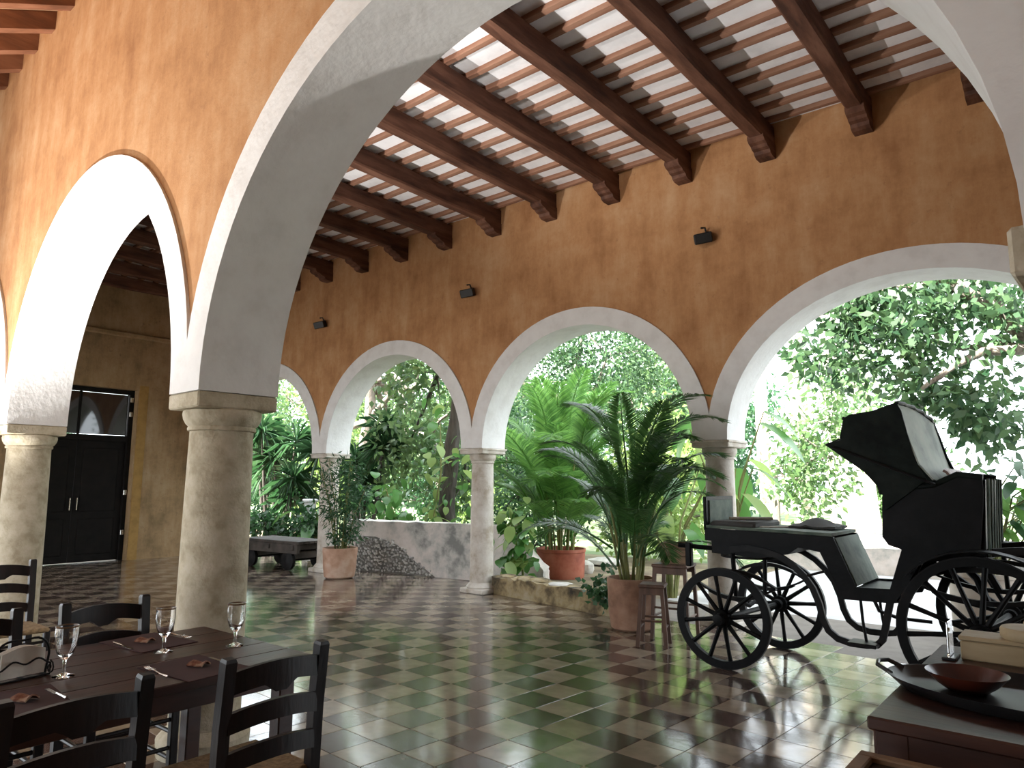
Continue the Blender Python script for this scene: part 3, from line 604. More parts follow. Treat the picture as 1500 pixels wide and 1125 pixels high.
# loose boards and a cloth lying on the deck
def deck(x): return 1.196+(x+2.92)*(-.0223)+.0025
o = MB().bbox(-.03, .03, -.26, .26, 0, .03, .006).obj('loose_board', M['oldwood']); o.location = (-2.30, 6.76, deck(-2.30)+.004); o.rotation_euler = (0, .022, R(-35)); tag(o, 'short pale board lying on the carriage deck beside the cloth', 'board')
o = MB().bbox(-.035, .035, -.2, .2, 0, .028, .006).obj('loose_board', M['oldwood']); o.location = (-2.62, 6.77, 1.262); o.rotation_euler = (0, 0, R(-50)); tag(o, 'short pale board lying on the dark front cushion of the carriage', 'board')
gr = []
rr = random.Random(5)
for i in range(9):
    gr.append([(-.2+.4*i/8, -.2+.4*j/8, .012+.07*math.exp(-((i-4)**2+(j-4)**2)/9)+rr.uniform(0, .02)) for j in range(9)])
o = MB().sheet(gr, .02).obj('folded_cloth', M['cloth_dark'], None, True); tag(o, 'crumpled dark cloth lying on the carriage deck behind its front cushion', 'cloth')
o.location = (-2.06, 6.93, deck(-2.3)+.004)

# ------------------------------------------------------------------ dining table, chairs and settings
TZ = .77; TX0, TX1, TY0, TY1 = -4.08, -3.03, .25, 2.2
tb = thing('dining_table', 'dark polished wooden dining table laid with glasses and maroon mats', 'table', ((TX0+TX1)/2, (TY0+TY1)/2, 0))
hx, hy = (TX1-TX0)/2, (TY1-TY0)/2
for k in range(5):
    w_ = 2*hx/5; MB().bbox(-hx+k*w_+.0012, -hx+(k+1)*w_-.0012, -hy, hy, TZ-.04, TZ, .004).obj('plank', M['table'], tb)
for y in (-hy+.09, hy-.11): MB().bbox(-hx+.1, hx-.1, y-.012, y+.012, TZ-.14, TZ-.04, .003).obj('apron', M['table'], tb)
for x in (-hx+.1, hx-.1): MB().bbox(x-.012, x+.012, -hy+.1, hy-.1, TZ-.14, TZ-.04, .003).obj('apron', M['table'], tb)
for x in (-hx+.1, hx-.1):
    for y in (-hy+.1, hy-.1): MB().bbox(x-.04, x+.04, y-.04, y+.04, 0, TZ-.04, .006).obj('leg', M['table'], tb)
def make_chair():
    t = thing('ladder_back_chair', 'x', 'chair')
    W_, D_, H_ = .205, .40, .95                     # x: toward the sitter (front), y: width
    for s in (-1, 1):
        MB().tube([(.02, s*W_, 0), (0, s*W_, .45), (-.01, s*W_, .70), (-.035, s*W_, H_-.012), (-.036, s*W_, H_)], [1, 1, 1, 1, .8], sq=(.023, .023)).obj('back_post', M['chair'], t)
        MB().bbox(D_-.02, D_+.022, s*W_-.021, s*W_+.021, 0, .45, .005).obj('leg', M['chair'], t)
    def slat(z0, z1, rise, bow, orn):
        n = 16; vs = []
        for i in range(n+1):
            u = i/n*2-1; y = u*(W_-.012); e = rise*(1-u*u); bx = -.012-(z0-.45)*.055-bow*(1-u*u)
            lo = z0+e
            if orn:
                au = abs(u); lo -= .035 if au < .18 else (.035*(1-(au-.18)/.12) if au < .3 else 0)
            hi = z1+e
            vs += [(bx-.011, y, lo), (bx+.011, y, lo), (bx+.011, y, hi), (bx-.011, y, hi)]
        return MB().add(vs, [(i*4+q, i*4+(q+1) % 4, (i+1)*4+(q+1) % 4, (i+1)*4+q) for i in range(n) for q in range(4)]+[(0, 1, 2, 3), (n*4, n*4+1, n*4+2, n*4+3)])
    slat(.815, .895, .024, .03, True).obj('slat', M['chair'], t)
    slat(.675, .748, .026, .03, False).obj('slat', M['chair'], t)
    slat(.535, .605, .022, .025, False).obj('slat', M['chair'], t)
    MB().bbox(-.005, D_+.03, -W_-.015, W_+.015, .43, .465, .012).obj('seat', M['seat'], t, True)
    for s in (-1, 1):
        for z in (.16, .29): MB().tube([(.015, s*W_, z), (D_, s*W_, z)], .011, 8).obj('stretcher', M['chair'], t, True)
    for x, z in ((D_, .22), (.015, .22), (D_, .36)): MB().tube([(x, -W_, z), (x, W_, z)], .011, 8).obj('stretcher', M['chair'], t, True)
    return t
ch0 = make_chair(); used = False
def chair(x, y, rz, label):
    global used
    if not used: o = ch0; used = True
    else:
        o = ch0.copy(); C.objects.link(o)
        for k in ch0.children: c_ = k.copy(); C.objects.link(c_); c_.parent = o
    o.location = (x, y, 0); o.rotation_euler = (0, 0, rz); o['label'] = label; o['group'] = 'ladder-back dining chairs'
chair(-2.61, .985, PI, 'dark ladder-back chair on the open floor side of the table, beside the napkin holder')
chair(-2.59, 1.685, PI, 'dark ladder-back chair at the table corner, its carved top rail before the open tiled floor')
chair(-4.29, 1.755, 0, 'dark ladder-back chair on the column side of the table, facing the glasses')
chair(-4.31, 1.13, 0, 'dark ladder-back chair on the column side of the table, behind the napkin holder')
chair(-6.85, 1.99, 0, 'dark ladder-back chair standing away from the laid table, in front of the farther column')
# place settings
def wine_glass(x, y, lb):
    t = thing('wine_glass', lb, 'glass', (x, y, TZ+.0005), 0, 'stemmed glasses on the dining table')
    k_ = 1.32
    MB().lathe([(a*k_, b_*k_) for a, b_ in ((.032, 0), (.033, .002), (.02, .006), (.007, .012), (.005, .03), (.006, .05), (.012, .058), (.024, .072), (.031, .095), (.034, .125), (.0335, .155), (.0318, .155), (.0322, .125), (.0292, .096), (.022, .076), (.010, .065), (.001, .063))], 28).obj('bowl_and_stem', M['glass'], t, True)
    MB().lathe([(a*k_, b_*k_) for a, b_ in ((.0338, .1545), (.0345, .157), (.0328, .159), (.0316, .157), (.0318, .1545))], 28, cap=False).obj('rim', M['glass_rim'], t, True)
M['glass_rim'] = plain('amber_rim', (.10, .045, .012), .3)
def diamond(cx, cy, a, rz, label):
    o = MB().bbox(-a, a, -a*.75, a*.75, 0, .004, .0015).obj('placemat', M['mat_cloth'], None, loc=(cx, cy, TZ+.0005), rz=rz); tag(o, label, 'placemat', 'maroon placemats on the dining table')
fork_n = 0
def fork(x, y, rz, lb, z=TZ+.0055):
    t = thing('fork', lb, 'fork', (x, y, z), rz, 'cutlery on the dining table')
    MB().tube([(-.09, 0, .004), (-.02, 0, .004), (.03, 0, .009), (.05, 0, .012)], [.0055, .0035, .003, .006], 6).obj('handle', M['steel'], t, True)
    MB().bbox(.045, .07, -.012, .012, .008, .011, .001).obj('neck', M['steel'], t)
    for k in (-1.5, -.5, .5, 1.5): MB().tube([(.068, k*.0065, .0095), (.088, k*.0065, .008), (.112, k*.0065, .012)], .0018, 5).obj('tine', M['steel'], t, True)
def knife(x, y, rz, lb, z=TZ+.0055):
    t = thing('knife', lb, 'knife', (x, y, z), rz, 'cutlery on the dining table')
    MB().tube([(-.1, 0, .004), (-.05, 0, .004), (0, 0, .004)], [.006, .005, .0045], 6).obj('handle', M['steel'], t, True)
    MB().prism([(0, -.0), (.1, 0), (.112, .001), (.1, .002), (0, .002)], -.008, .008).obj('blade', M['steel'], t)
def napkin(x, y, rz, lb, z=TZ+.005):
    g_ = [[(-.04+.08*i/6, -.03+.06*j/4, .006+.018*math.sin(PI*j/4)*(.6+.4*math.sin(i*1.3))) for j in range(5)] for i in range(7)]
    o = MB().sheet(g_, .006).obj('napkin', M['napkin_print'], None, True, (x, y, z), rz); tag(o, lb, 'napkin', 'printed napkins on the placemats')
seats_ = [(-3.22, 1.70, 'the carved-rail corner chair', -1), (-3.22, 1.02, 'the napkin-holder chair on the open side', -1), (-3.89, 1.80, 'the chair facing the glasses', 1), (-3.89, 1.12, 'the chair behind the napkin holder', 1)]
for i, (x, y, wh, s) in enumerate(seats_):
    diamond(x, y, .20, R(45) if False else R(6*(-1)**i), 'maroon cloth placemat in front of '+wh)
    fork(x, y+s*.16, 0 if s > 0 else PI, 'steel fork on the placemat in front of '+wh)
    knife(x, y-s*.13, 0 if s > 0 else PI, 'steel knife on the placemat in front of '+wh)
    napkin(x, y-s*.02, R(25), 'orange printed napkin on the placemat in front of '+wh)
wine_glass(-3.50, 1.27, 'stemmed water glass standing by the white napkins')
wine_glass(-3.62, 1.75, 'stemmed water glass standing in the middle of the dining table')
wine_glass(-3.49, 2.05, 'stemmed water glass standing at the table end beside the column')
# wrought-iron napkin holder with paper napkins
nh = thing('napkin_holder', 'small wrought-iron napkin holder with scrolls on the dining table', 'holder', (-3.60, 1.14, TZ+.0005), R(10))
for s in (-1, 1):
    MB().tube([(s*.035, -.1, .004), (s*.035, -.1, .04)]+[(s*.035, -.1+.2*k/20, .05+.02*math.sin(PI*k/10)**2+.012*math.sin(PI*k/20)) for k in range(21)]+[(s*.035, .1, .04), (s*.035, .1, .004), (s*.035, -.1, .004)], .004, 6).obj('scroll', M['iron'], nh, True)
    MB().tube([(s*.035+.03*s*math.sin(k*.7)*(1-k/14), .1+.0*k, .03+.03*math.cos(k*.7)*(1-k/14)) for k in range(13)], .0035, 6).obj('curl', M['iron'], nh, True)
for y in (-.09, 0, .09): MB().tube([(-.035, y, .004), (.035, y, .004)], .004, 6).obj('crossbar', M['iron'], nh, True)
MB().tube([(0, -.1, .004), (0, -.11, .08)]+[(0, -.11*math.cos(PI*k/16), .09+.085*math.sin(PI*k/16)-.02*math.sin(PI*k/16)**8) for k in range(17)]+[(0, .11, .08), (0, .1, .004)], .005, 8).obj('carrying_loop', M['iron'], nh, True)
for k in range(3):
    g_ = [[(-.020+.015*k+.003*math.sin(i), -.085+.17*i/8, .012+.10*j/4+.02*math.sin(PI*i/8)*(j/4)) for j in range(5)] for i in range(9)]
    o = MB().sheet(g_, .01).obj('paper_napkin', M['paper'], None, True, (-3.60, 1.14, TZ), R(10)); tag(o, 'white paper napkins standing in the iron holder on the dining table', 'napkin', 'paper napkins in the iron holder')
cd_ = thing('sauce_caddy', 'small iron caddy with a yellow-green bottle, next to the napkin holder', 'caddy', (-3.60, .92, TZ+.0005))
MB().lathe([(.05, 0), (.055, .004), (.05, .008), (.001, .008)], 20).obj('tray', M['iron'], cd_, True)
MB().lathe([(.028, .008), (.03, .06), (.02, .09), (.011, .11), (.011, .13), (.001, .131)], 16).obj('bottle', plain('green_bottle', (.16, .17, .02), .2), cd_, True)
for k in range(6):
    a = k*PI/3; MB().tube([(.05*math.cos(a), .05*math.sin(a), .006), (.058*math.cos(a), .058*math.sin(a), .04), (.045*math.cos(a), .045*math.sin(a), .06), (.04*math.cos(a), .04*math.sin(a), .045)], .003, 6).obj('scroll', M['iron'], cd_, True)

# ------------------------------------------------------------------ chest with tray and box
SZ = .9
cs = thing('wooden_chest', 'dark reddish wooden chest with framed front, by the near column', 'chest', (.3, 3.13, 0))
MB().bbox(-.9, .9, -.62, .62, .05, SZ-.04, .006).obj('body', M['chest'], cs)
for k in range(4): MB().bbox(-.925+k*.4625+.001, -.925+(k+1)*.4625-.001, -.65, .65, SZ-.04, SZ, .006).obj('top_plank', M['chest'], cs)
for x in (-.86, -.28, .3, .86): MB().bbox(x-.045, x+.045, -.635, -.618, .05, SZ-.04, .004).obj('front_stile', M['chest'], cs)
for z in (.05, SZ-.12): MB().bbox(-.9, .9, -.632, -.619, z, z+.08, .004).obj('front_rail', M['chest'], cs)
for y in (-.58, .58): MB().bbox(-.915, -.9, y-.04, y+.04, .05, SZ-.04, .004).obj('side_stile', M['chest'], cs)
for x in (-.85, .85):
    for y in (-.57, .57): MB().bbox(x-.04, x+.04, y-.04, y+.04, 0, .05, .006).obj('foot', M['chest'], cs)
ty = thing('serving_tray', 'oval dark metal tray with handle, on the wooden chest', 'tray', (-.24, 2.93, SZ+.0005), R(-8))
prof = [(.001, .004), (.8, .004), (.9, .012), (1.0, .04), (1.02, .042), (1.01, .036), (.92, .004), (.85, 0), (.001, 0)]
b = MB().lathe(prof, 40); b.v = [(x*.42, y*.25, z) for x, y, z in b.v]; b.obj('dish', M['tray'], ty, True)
MB().tube([(-.40, -.06, .035), (-.45, -.05, .055), (-.465, 0, .06), (-.45, .05, .055), (-.40, .06, .035)], .008, 8).obj('handle', M['tray'], ty, True)
for x, y, r_, lb in ((-.42, 2.97, .12, 'shallow red glazed clay bowl at the handle end of the tray'), (-.12, 2.92, .13, 'wide red glazed clay bowl on the tray beside the pale box')):
    b = MB().lathe([(.001, .004), (r_*.55, .004), (r_*.8, .03), (r_, .055), (r_*1.04, .06), (r_*1.0, .053), (r_*.75, .022), (r_*.5, 0), (.001, 0)][::-1], 32)
    o = b.obj('clay_bowl', M['glaze'], None, True, (x, y, SZ+.007)); tag(o, lb, 'bowl', 'clay bowls on the tray')
bxx = thing('pale_box', 'long pale wooden box lying on the far side of the wooden chest', 'box', (.05, 3.58, SZ+.0005))
MB().bbox(-.56, .56, -.08, .08, 0, .075, .005).obj('body', M['pinewood'], bxx)
MB().bbox(-.565, .565, -.085, .085, .077, .095, .004).obj('lid', M['pinewood'], bxx)
ln = thing('round_wooden_lid', 'round wooden lid lying on the long pale box', 'lid', (-.28, 3.58, SZ+.096))
MB().lathe([(.001, 0), (.095, 0), (.1, .01), (.1, .035), (.093, .045), (.001, .05)], 32).obj('disc', M['pinewood'], ln, True)
MB().lathe([(.012, .049), (.02, .06), (.016, .07), (.001, .072)], 14).obj('knob', M['pinewood'], ln, True)
gs = thing('glass_stand', 'small upright clear glass stand at the corner of the wooden chest', 'stand', (-.545, 3.50, SZ+.0005))
MB().bbox(-.025, .025, -.06, .06, 0, .012, .003).obj('foot', M['tray'], gs)
MB().bbox(-.004, .004, -.055, .055, .013, .15, .002).obj('pane', M['glass'], gs)
lt = thing('low_side_table', 'low side table with wooden frame and dark inset top, in front of the chest', 'table', (-.40, 2.20, 0))
for x0, x1, y0, y1 in ((-.22, .22, .14, .18), (-.22, .22, -.18, -.14), (-.22, -.18, -.14, .14), (.18, .22, -.14, .14)): MB().bbox(x0, x1, y0, y1, .79, .83, .004).obj('frame_rail', M['crate'], lt)
MB().bbox(-.18, .18, -.14, .14, .795, .815, .002).obj('inset_top', M['pane'], lt)
for x in (-.2, .2):
    for y in (-.16, .16): MB().bbox(x-.018, x+.018, y-.018, y+.018, 0, .79, .004).obj('leg', M['crate'], lt)
# ------------------------------------------------------------------ stools by the clay pot
def stool(lb, x, y, rz, h, a, splay):
    t = thing('wooden_stool', lb, 'stool', (x, y, 0), rz, 'wooden stools by the clay pot')
    MB().bbox(-a, a, -a, a, h-.035, h, .01).obj('seat', M['stoolwood'], t)
    for sx in (-1, 1):
        for sy in (-1, 1): MB().tube([(sx*(a-.03), sy*(a-.03), h-.035), (sx*(a-.03+splay), sy*(a-.03+splay), 0)], 1, sq=(.018, .018)).obj('leg', M['stoolwood'], t)
    for sx in (-1, 1):
        q = a-.03+splay*.6; MB().tube([(sx*q, -q, h*.3), (sx*q, q, h*.3)], .012, 6).obj('rung', M['stoolwood'], t, True); MB().tube([(-q, sx*q, h*.42), (q, sx*q, h*.42)], .012, 6).obj('rung', M['stoolwood'], t, True)
    q = a-.02
    for sx in (-1, 1): MB().bbox(-q, q, sx*q-.01, sx*q+.01, h-.1, h-.035, .003).obj('apron', M['stoolwood'], t)
    return t
stool('small wooden stool standing in front of the clay pot, low seat', -3.62, 6.68, R(20), .60, .13, .04)
stool('taller wooden stool carrying a wooden crate, beside the carriage wheel', -3.62, 7.15, R(10), .76, .19, .03)
cr_ = thing('wooden_crate', 'small slatted wooden crate on the taller stool', 'crate', (-3.60, 7.17, .7605), R(10))
MB().box(-.13, .13, -.1, .1, 0, .012).obj('bottom', M['crate'], cr_)
for z in (.014, .085, .156):
    for s in (-1, 1):
        MB().bbox(-.14, .14, s*.1-.008, s*.1+.008, z, z+.062, .003).obj('slat', M['crate'], cr_); MB().bbox(s*.134-.006, s*.134+.006, -.09, .09, z, z+.062, .003).obj('slat', M['crate'], cr_)
# ------------------------------------------------------------------ low wagon under the left garden arch
bn = thing('low_wagon', 'low dark timber wagon with small wheels under the leftmost garden arch', 'wagon', (-12.15, 8.05, 0), R(4))
for k in range(6): MB().bbox(-.85, .85, -.36+k*.12+.003, -.36+(k+1)*.12-.003, .47, .52, .006).obj('plank', M['benchwood'], bn)
for y in (-.33, .33): MB().bbox(-.83, .83, y-.04, y+.04, .30, .47, .008).obj('side_rail', M['benchwood'], bn)
for x in (-.7, 0, .7): MB().bbox(x-.05, x+.05, -.4, .4, .36, .46, .008).obj('crossbeam', M['benchwood'], bn)
for x in (-.55, .55):
    MB().bbox(x-.13, x+.13, -.30, .30, .2, .33, .01).obj('bolster', M['benchwood'], bn)
    MB().tube([(x, -.36, .17), (x, .36, .17)], .02, 8).obj('axle', M['iron'], bn, True)
    for y in (-.33, .33):
        MB().lathe([(.03, -.05), (.06, -.045), (.15, -.03), (.17, -.03), (.17, .03), (.15, .03), (.06, .045), (.03, .05)], 24, (x, y, .17), 'y').obj('wheel', M['iron'], bn, True)
        MB().bbox(x-.05, x+.05, y-.03, y+.03, .17, .34, .006).obj('axle_block', M['benchwood'], bn)

# ------------------------------------------------------------------ garden
def at(px, py, Y):                                  # where the ray through a photo pixel meets the plane y = Y
    d = fw*F_PX+r2*(px-750)-u2*(py-562.5); t = Y/d.y; return Vector((d.x*t, Y, EYE+d.z*t))
def unit(a): return a/np.maximum(np.linalg.norm(a, axis=-1, keepdims=True), 1e-9)
def leaf_quads(rng, cen, L, W, droop=.35, out=None):
    n = len(cen); d = rng.normal(size=(n, 3)); d = unit(d)
    if out is not None: d = d+out*.6
    d[:, 2] -= droop; d = unit(d)
    s = unit(np.cross(d, rng.normal(size=(n, 3)))); nn = np.cross(d, s)
    l = L*rng.uniform(.7, 1.25, (n, 1)); w_ = W*rng.uniform(.75, 1.25, (n, 1))
    b = cen; tip = cen+d*l; mid = cen+d*l*.42+nn*w_*.18
    return np.stack([b, mid+s*w_*.5, tip, mid-s*w_*.5], 1)
def blob(rng, c, rad, n, L, W, per=26, spread=.26, droop=.35):
    k = max(1, n//per); u = unit(rng.normal(size=(k, 3)))*(rng.uniform(.15, 1, (k, 1))**(1/2.2))
    cl = np.array(c)+u*np.array(rad); out = unit(u)
    idx = rng.integers(0, k, n); cen = cl[idx]+rng.normal(size=(n, 3))*spread
    return leaf_quads(rng, cen, L, W, droop, out[idx])
SEED = [100]
def tree(name, label, base, limbs, blobs, L, W, mat, bark, group=None, spread=.26, droop=.35, cat='tree', per=26, conn=True):
    """limbs: list of (points, r0, r1) in world space, first is the trunk; blobs: (centre, radii, count)"""
    SEED[0] += 1; rng = np.random.default_rng(SEED[0]); rp = random.Random(SEED[0])
    bz = Vector((base[0], base[1], base[2] if len(base) > 2 else -.03))
    t = thing(name, label, cat, bz, 0, group)
    for k, (pts, r0, r1) in enumerate(limbs):
        P = [Vector(p)-bz for p in pts]; Q = []
        for i in range(len(P)-1):
            for j in range(4):
                q = P[i].lerp(P[i+1], j/4); Q.append(q+Vector((rp.uniform(-1, 1), rp.uniform(-1, 1), 0))*r0*.18*(1 if (i or j) else 0))
        Q.append(P[-1]); n = len(Q)
        MB().tube(Q, [r0+(r1-r0)*i/(n-1) for i in range(n)], 9).obj('trunk' if k == 0 else 'branch', bark, t, True)
    if blobs:
        V = [blob(rng, Vector(c)-bz, rad, n, L, W, per, spread, droop) for c, rad, n in blobs]
        if conn and limbs:                          # twigs carrying the leaf masses
            top = Vector(limbs[0][0][-1])-bz; tw = MB()
            for c, rad, n in blobs:
                e_ = Vector(c)-bz; md = top.lerp(e_, .5)+Vector((rp.uniform(-.3, .3), rp.uniform(-.3, .3), -.25)); tw.tube([top, md, e_], [limbs[0][2]*.7, limbs[0][2]*.45, .02], 7)
                for q in range(4): tw.tube([e_, e_+Vector((rp.uniform(-1, 1)*rad[0]*.8, rp.uniform(-1, 1)*rad[1]*.8, rp.uniform(-.6, .8)*rad[2]))], [.03, .01], 5)
            tw.obj('twigs', bark, t, True)['kind'] = 'stuff'
        o = inst('foliage', npmesh('foliage', np.concatenate(V), mat), t); o['kind'] = 'stuff'
    return t
def frond_mesh(seed, Lf, lift, droop, nl, ll, lw, mat, vee=.5, tw=0.0):
    rng = random.Random(seed); b = MB(); P = []
    n = 14
    for i in range(n+1):
        s = i/n; a = lift-droop*s*s; P.append((s, a))
    pts = [Vector((0, 0, 0))]
    for i in range(n): a = (P[i][1]+P[i+1][1])/2; pts.append(pts[-1]+Vector((math.cos(a), tw*i/n*.3, math.sin(a)))*Lf/n)
    b.tube(pts, [.012*(1-.8*i/n)*max(Lf, .8) for i in range(n+1)], 5)
    for k in range(nl):
        s = .22+.78*(k+.5)/nl; f = s*n; i = min(int(f), n-1); p = pts[i].lerp(pts[i+1], f-i); tg = (pts[i+1]-pts[i]).normalized()
        upv = Vector((-tg.z, 0, tg.x))
        l = ll*(math.sin(PI*min(1, .12+.86*(s-.22)/.78))**.6)*rng.uniform(.9, 1.1)
        for sg in (-1, 1):
            d = (tg*(.55+.5*s)+Vector((0, sg, 0))*.9+upv*(vee*.5-.15*rng.random())).normalized()
            sd_ = d.cross(upv).normalized(); w_ = lw*rng.uniform(.85, 1.1); dr = Vector((0, 0, -.22*l))
            b.add([p, p+d*l*.4+sd_*w_*.5+dr*.2, p+d*l+dr, p+d*l*.4-sd_*w_*.5+dr*.2], [(0, 1, 2, 3)])
    me = bpy.data.meshes.new('frond'); me.from_pydata(b.v, [], b.f); me.update(); me.materials.append(mat); return me
def palm_plant(name, label, loc, pot, fronds, n, stem_h, mats, seed, cat='potted palm', tilt=(.1, .75), group=None, spread=.16, extra=(), avoid=None, canes=9, fs=1.):
    rng = random.Random(seed); t = thing(name, label, cat, loc, 0, group)
    zt = 0
    if pot:
        r_, h, pm, kind = pot; zt = h-.06
        if kind == 'tub': prof = [(r_*.93, 0), (r_*.96, .02), (r_*.99, h*.5), (r_, h-.06), (r_*1.03, h-.05), (r_*1.03, h), (r_*.95, h), (r_*.93, h-.07), (.001, h-.07)]
        else: prof = [(r_*.72, 0), (r_*.86, .03), (r_*.94, h*.35), (r_*.97, h*.7), (r_, h-.05), (r_*1.0, h), (r_*.91, h), (r_*.89, h-.07), (.001, h-.07)]
        MB().lathe(prof, 36).obj('pot', pm, t, True)
        MB().lathe([(.001, h-.075), (r_*.9, h-.075), (r_*.9, h-.065), (.001, h-.06)], 24).obj('soil', M['soil'], t)
    if n:
        for k in range(canes):
            a = rng.uniform(0, 2*PI); q = rng.uniform(.02, spread); e_ = q+rng.uniform(.05, .18)
            MB().tube([(q*math.cos(a), q*math.sin(a), zt-.02), (e_*.8*math.cos(a), e_*.8*math.sin(a), zt+stem_h*.6), (e_*1.2*math.cos(a), e_*1.2*math.sin(a), zt+stem_h*1.1)], [.018, .015, .011], 7).obj('cane', M['cane'], t, True)
    for k in range(n):
        a = 2*PI*k*.618+rng.uniform(-.2, .2); q = rng.uniform(.02, spread); e_ = q+.1
        if avoid and avoid[0] < a % (2*PI) < avoid[1]: a += avoid[2]
        o = inst('frond', rng.choice(fronds), t)
        o.location = (e_*math.cos(a), e_*math.sin(a), zt+stem_h*rng.uniform(.1, 1.15)); s = fs*rng.uniform(.75, 1.1)
        o.rotation_euler = (rng.uniform(-.2, .2), rng.uniform(*tilt), a); o.scale = (s, s, s)
    for (a, z, ty_, s) in extra:
        o = inst('frond', fronds[0], t); o.location = (.08*math.cos(a), .08*math.sin(a), zt+z); o.rotation_euler = (0, ty_, a); o.scale = (s,)*3
    return t
FR = [frond_mesh(1, 1.5, 1.25, 1.3, 70, .44, .024, M['palm']), frond_mesh(2, 1.5, 1.35, 1.0, 68, .42, .023, M['palm']), frond_mesh(3, 1.35, 1.15, 1.6, 66, .4, .023, M['palm']), frond_mesh(4, 1.6, 1.45, .9, 72, .44, .023, M['palm'])]
FD = [frond_mesh(5, 1.25, 1.2, 1.4, 64, .30, .017, M['palm_dark']), frond_mesh(6, 1.3, 1.4, 1.0, 64, .30, .017, M['palm_dark']), frond_mesh(7, 1.15, 1.05, 1.6, 60, .28, .017, M['palm_dark']), frond_mesh(8, 1.35, 1.45, .8, 64, .30, .017, M['palm_dark'])]
palm_plant('potted_palm', 'tall bright green palm in a straight red clay tub behind the kerb', (-7.44, 10.45, -.02), (.42, .49, M['red_clay'], 'tub'), FR, 60, 1.45, None, 3, spread=.28, canes=18, fs=1.2, tilt=(-.35, .5), group='potted palms')
palm_plant('potted_palm', 'dark green palm in a rounded terracotta pot beside the stools', (-4.18, 7.22, 0), (.27, .56, M['terracotta_shade'], 'round'), FD, 38, .78, None, 8, spread=.17, canes=14, tilt=(-.35, .6), group='potted palms', avoid=(R(18), R(85), R(-78)), extra=((R(-8), 1.2, .3, 1.1), (R(-25), 1.1, .35, 1.0), (R(165), 1.2, .05, 1.2), (R(-2), .9, .5, .95), (R(-14), 1.25, .1, 1.1), (R(-40), .8, .4, .9)))
# airy shrub in the clay pot by the column
t = palm_plant('potted_shrub', 'airy thin-leaved shrub in a rounded terracotta pot by the low wagon', (-10.06, 7.74, 0), (.29, .5, M['terracotta'], 'round'), FD, 0, 1, None, 5, cat='potted shrub')
rng = np.random.default_rng(44)
for k in range(11):
    a = 2*PI*k*.618; q = rng.uniform(.1, .45); hgt = rng.uniform(.8, 1.55)
    MB().tube([(.08*math.cos(a), .08*math.sin(a), .42), (q*.5*math.cos(a), q*.5*math.sin(a), .45+hgt*.5), (q*math.cos(a), q*math.sin(a), .45+hgt)], [.012, .009, .004], 6).obj('stem', M['cane'], t, True)
V = np.concatenate([blob(rng, (.0, .0, 1.35), (.42, .42, .65), 1500, .13, .022, 20, .1, .2), blob(rng, (.0, 0, .68), (.22, .22, .16), 300, .1, .03, 20, .06, .2)])
inst('foliage', npmesh('foliage', V, M['leaf_dark']), t)['kind'] = 'stuff'
# small creeper spilling beside the second pot
t = thing('creeper', 'low dark creeper spilling over the kerb end beside the terracotta pot', 'plant', (-4.55, 7.62, .27))
MB().tube([(0, .0, 0), (-.1, -.1, .12), (-.3, -.05, .16)], .008, 6).obj('stem', M['cane'], t, True)
inst('foliage', npmesh('foliage', blob(rng, (-.12, -.05, .1), (.3, .2, .14), 260, .09, .07, 10, .06, .1), M['leaf_dark']), t)['kind'] = 'stuff'
# ------------------------------------------------------------------ broad-leaved plants
def broad_leaf(L, W, mat, fold=.12, heart=.25, droop=.25):
    vs = []; fs = []; n = 7
    for i in range(n+1):
        s = i/n; w_ = W*.5*(math.sin(PI*min(1, s*.86+.14))**.75 if s < 1 else 0)
        if i == n: w_ = .001
        z = -droop*L*s*s
        vs += [(s*L, -w_, z+fold*w_), (s*L, 0, z), (s*L, w_, z+fold*w_)]
    for i in range(n): fs += [(i*3, i*3+1, i*3+4, i*3+3), (i*3+1, i*3+2, i*3+5, i*3+4)]
    me = bpy.data.meshes.new('leaf'); me.from_pydata(vs, [], fs); me.update(); me.materials.append(mat); me.shade_smooth(); return me
BL = [broad_leaf(.22, .17, M['pothos']), broad_leaf(.19, .14, M['pothos'], droop=.4), broad_leaf(.25, .18, M['leaf_lime'])]
BIG = [broad_leaf(.75, .34, M['pothos'], droop=.45), broad_leaf(.65, .3, M['leaf_lime'], droop=.5)]
MED = [broad_leaf(.36, .13, M['leaf_dark'], droop=.3), broad_leaf(.32, .12, M['palm'], droop=.35)]
def vine(label, base, pts, n, leaves, spread, seed, sc_=1, name='climbing_vine'):
    rng = random.Random(seed); t = thing(name, label, 'plant', base); bz = Vector(base); P = [Vector(p)-bz for p in pts]
    MB().tube(P, [.025]+[.018]*(len(P)-2)+[.008], 7).obj('stem', M['cane'], t, True)
    for k in range(n):
        u = rng.random()*(len(P)-1); i = min(int(u), len(P)-2); p = P[i].lerp(P[i+1], u-i)+Vector((rng.gauss(0, 1), rng.gauss(0, 1), rng.gauss(0, 1)))*spread
        o = inst('leaf', rng.choice(leaves), t); s = sc_*rng.uniform(.7, 1.25); o.location = p; o.scale = (s, s, s)
        o.rotation_euler = (rng.uniform(-.5, .5), rng.uniform(.1, 1.1), rng.uniform(-PI, 0) if rng.random() < .75 else rng.uniform(0, PI))
    return t
vine('glossy broad-leaved climber tumbling beside the red clay tub', (-6.95, 8.8, -.02), [(-6.95, 8.8, 0), (-7.0, 8.8, .5), (-7.05, 8.8, .9), (-7.12, 8.8, 1.2)], 110, BL, .12, 1, 1.0)
tp = at(655, 765, 10.6)
vine('glossy broad-leaved climber on the dark trunk behind the rubble wall', (tp.x, 10.35, 0), [(tp.x, 10.35, .02), (tp.x-.1, 10.3, .8), (tp.x+.1, 10.3, 1.8), (tp.x, 10.35, 2.8)], 90, BL, .28, 2)
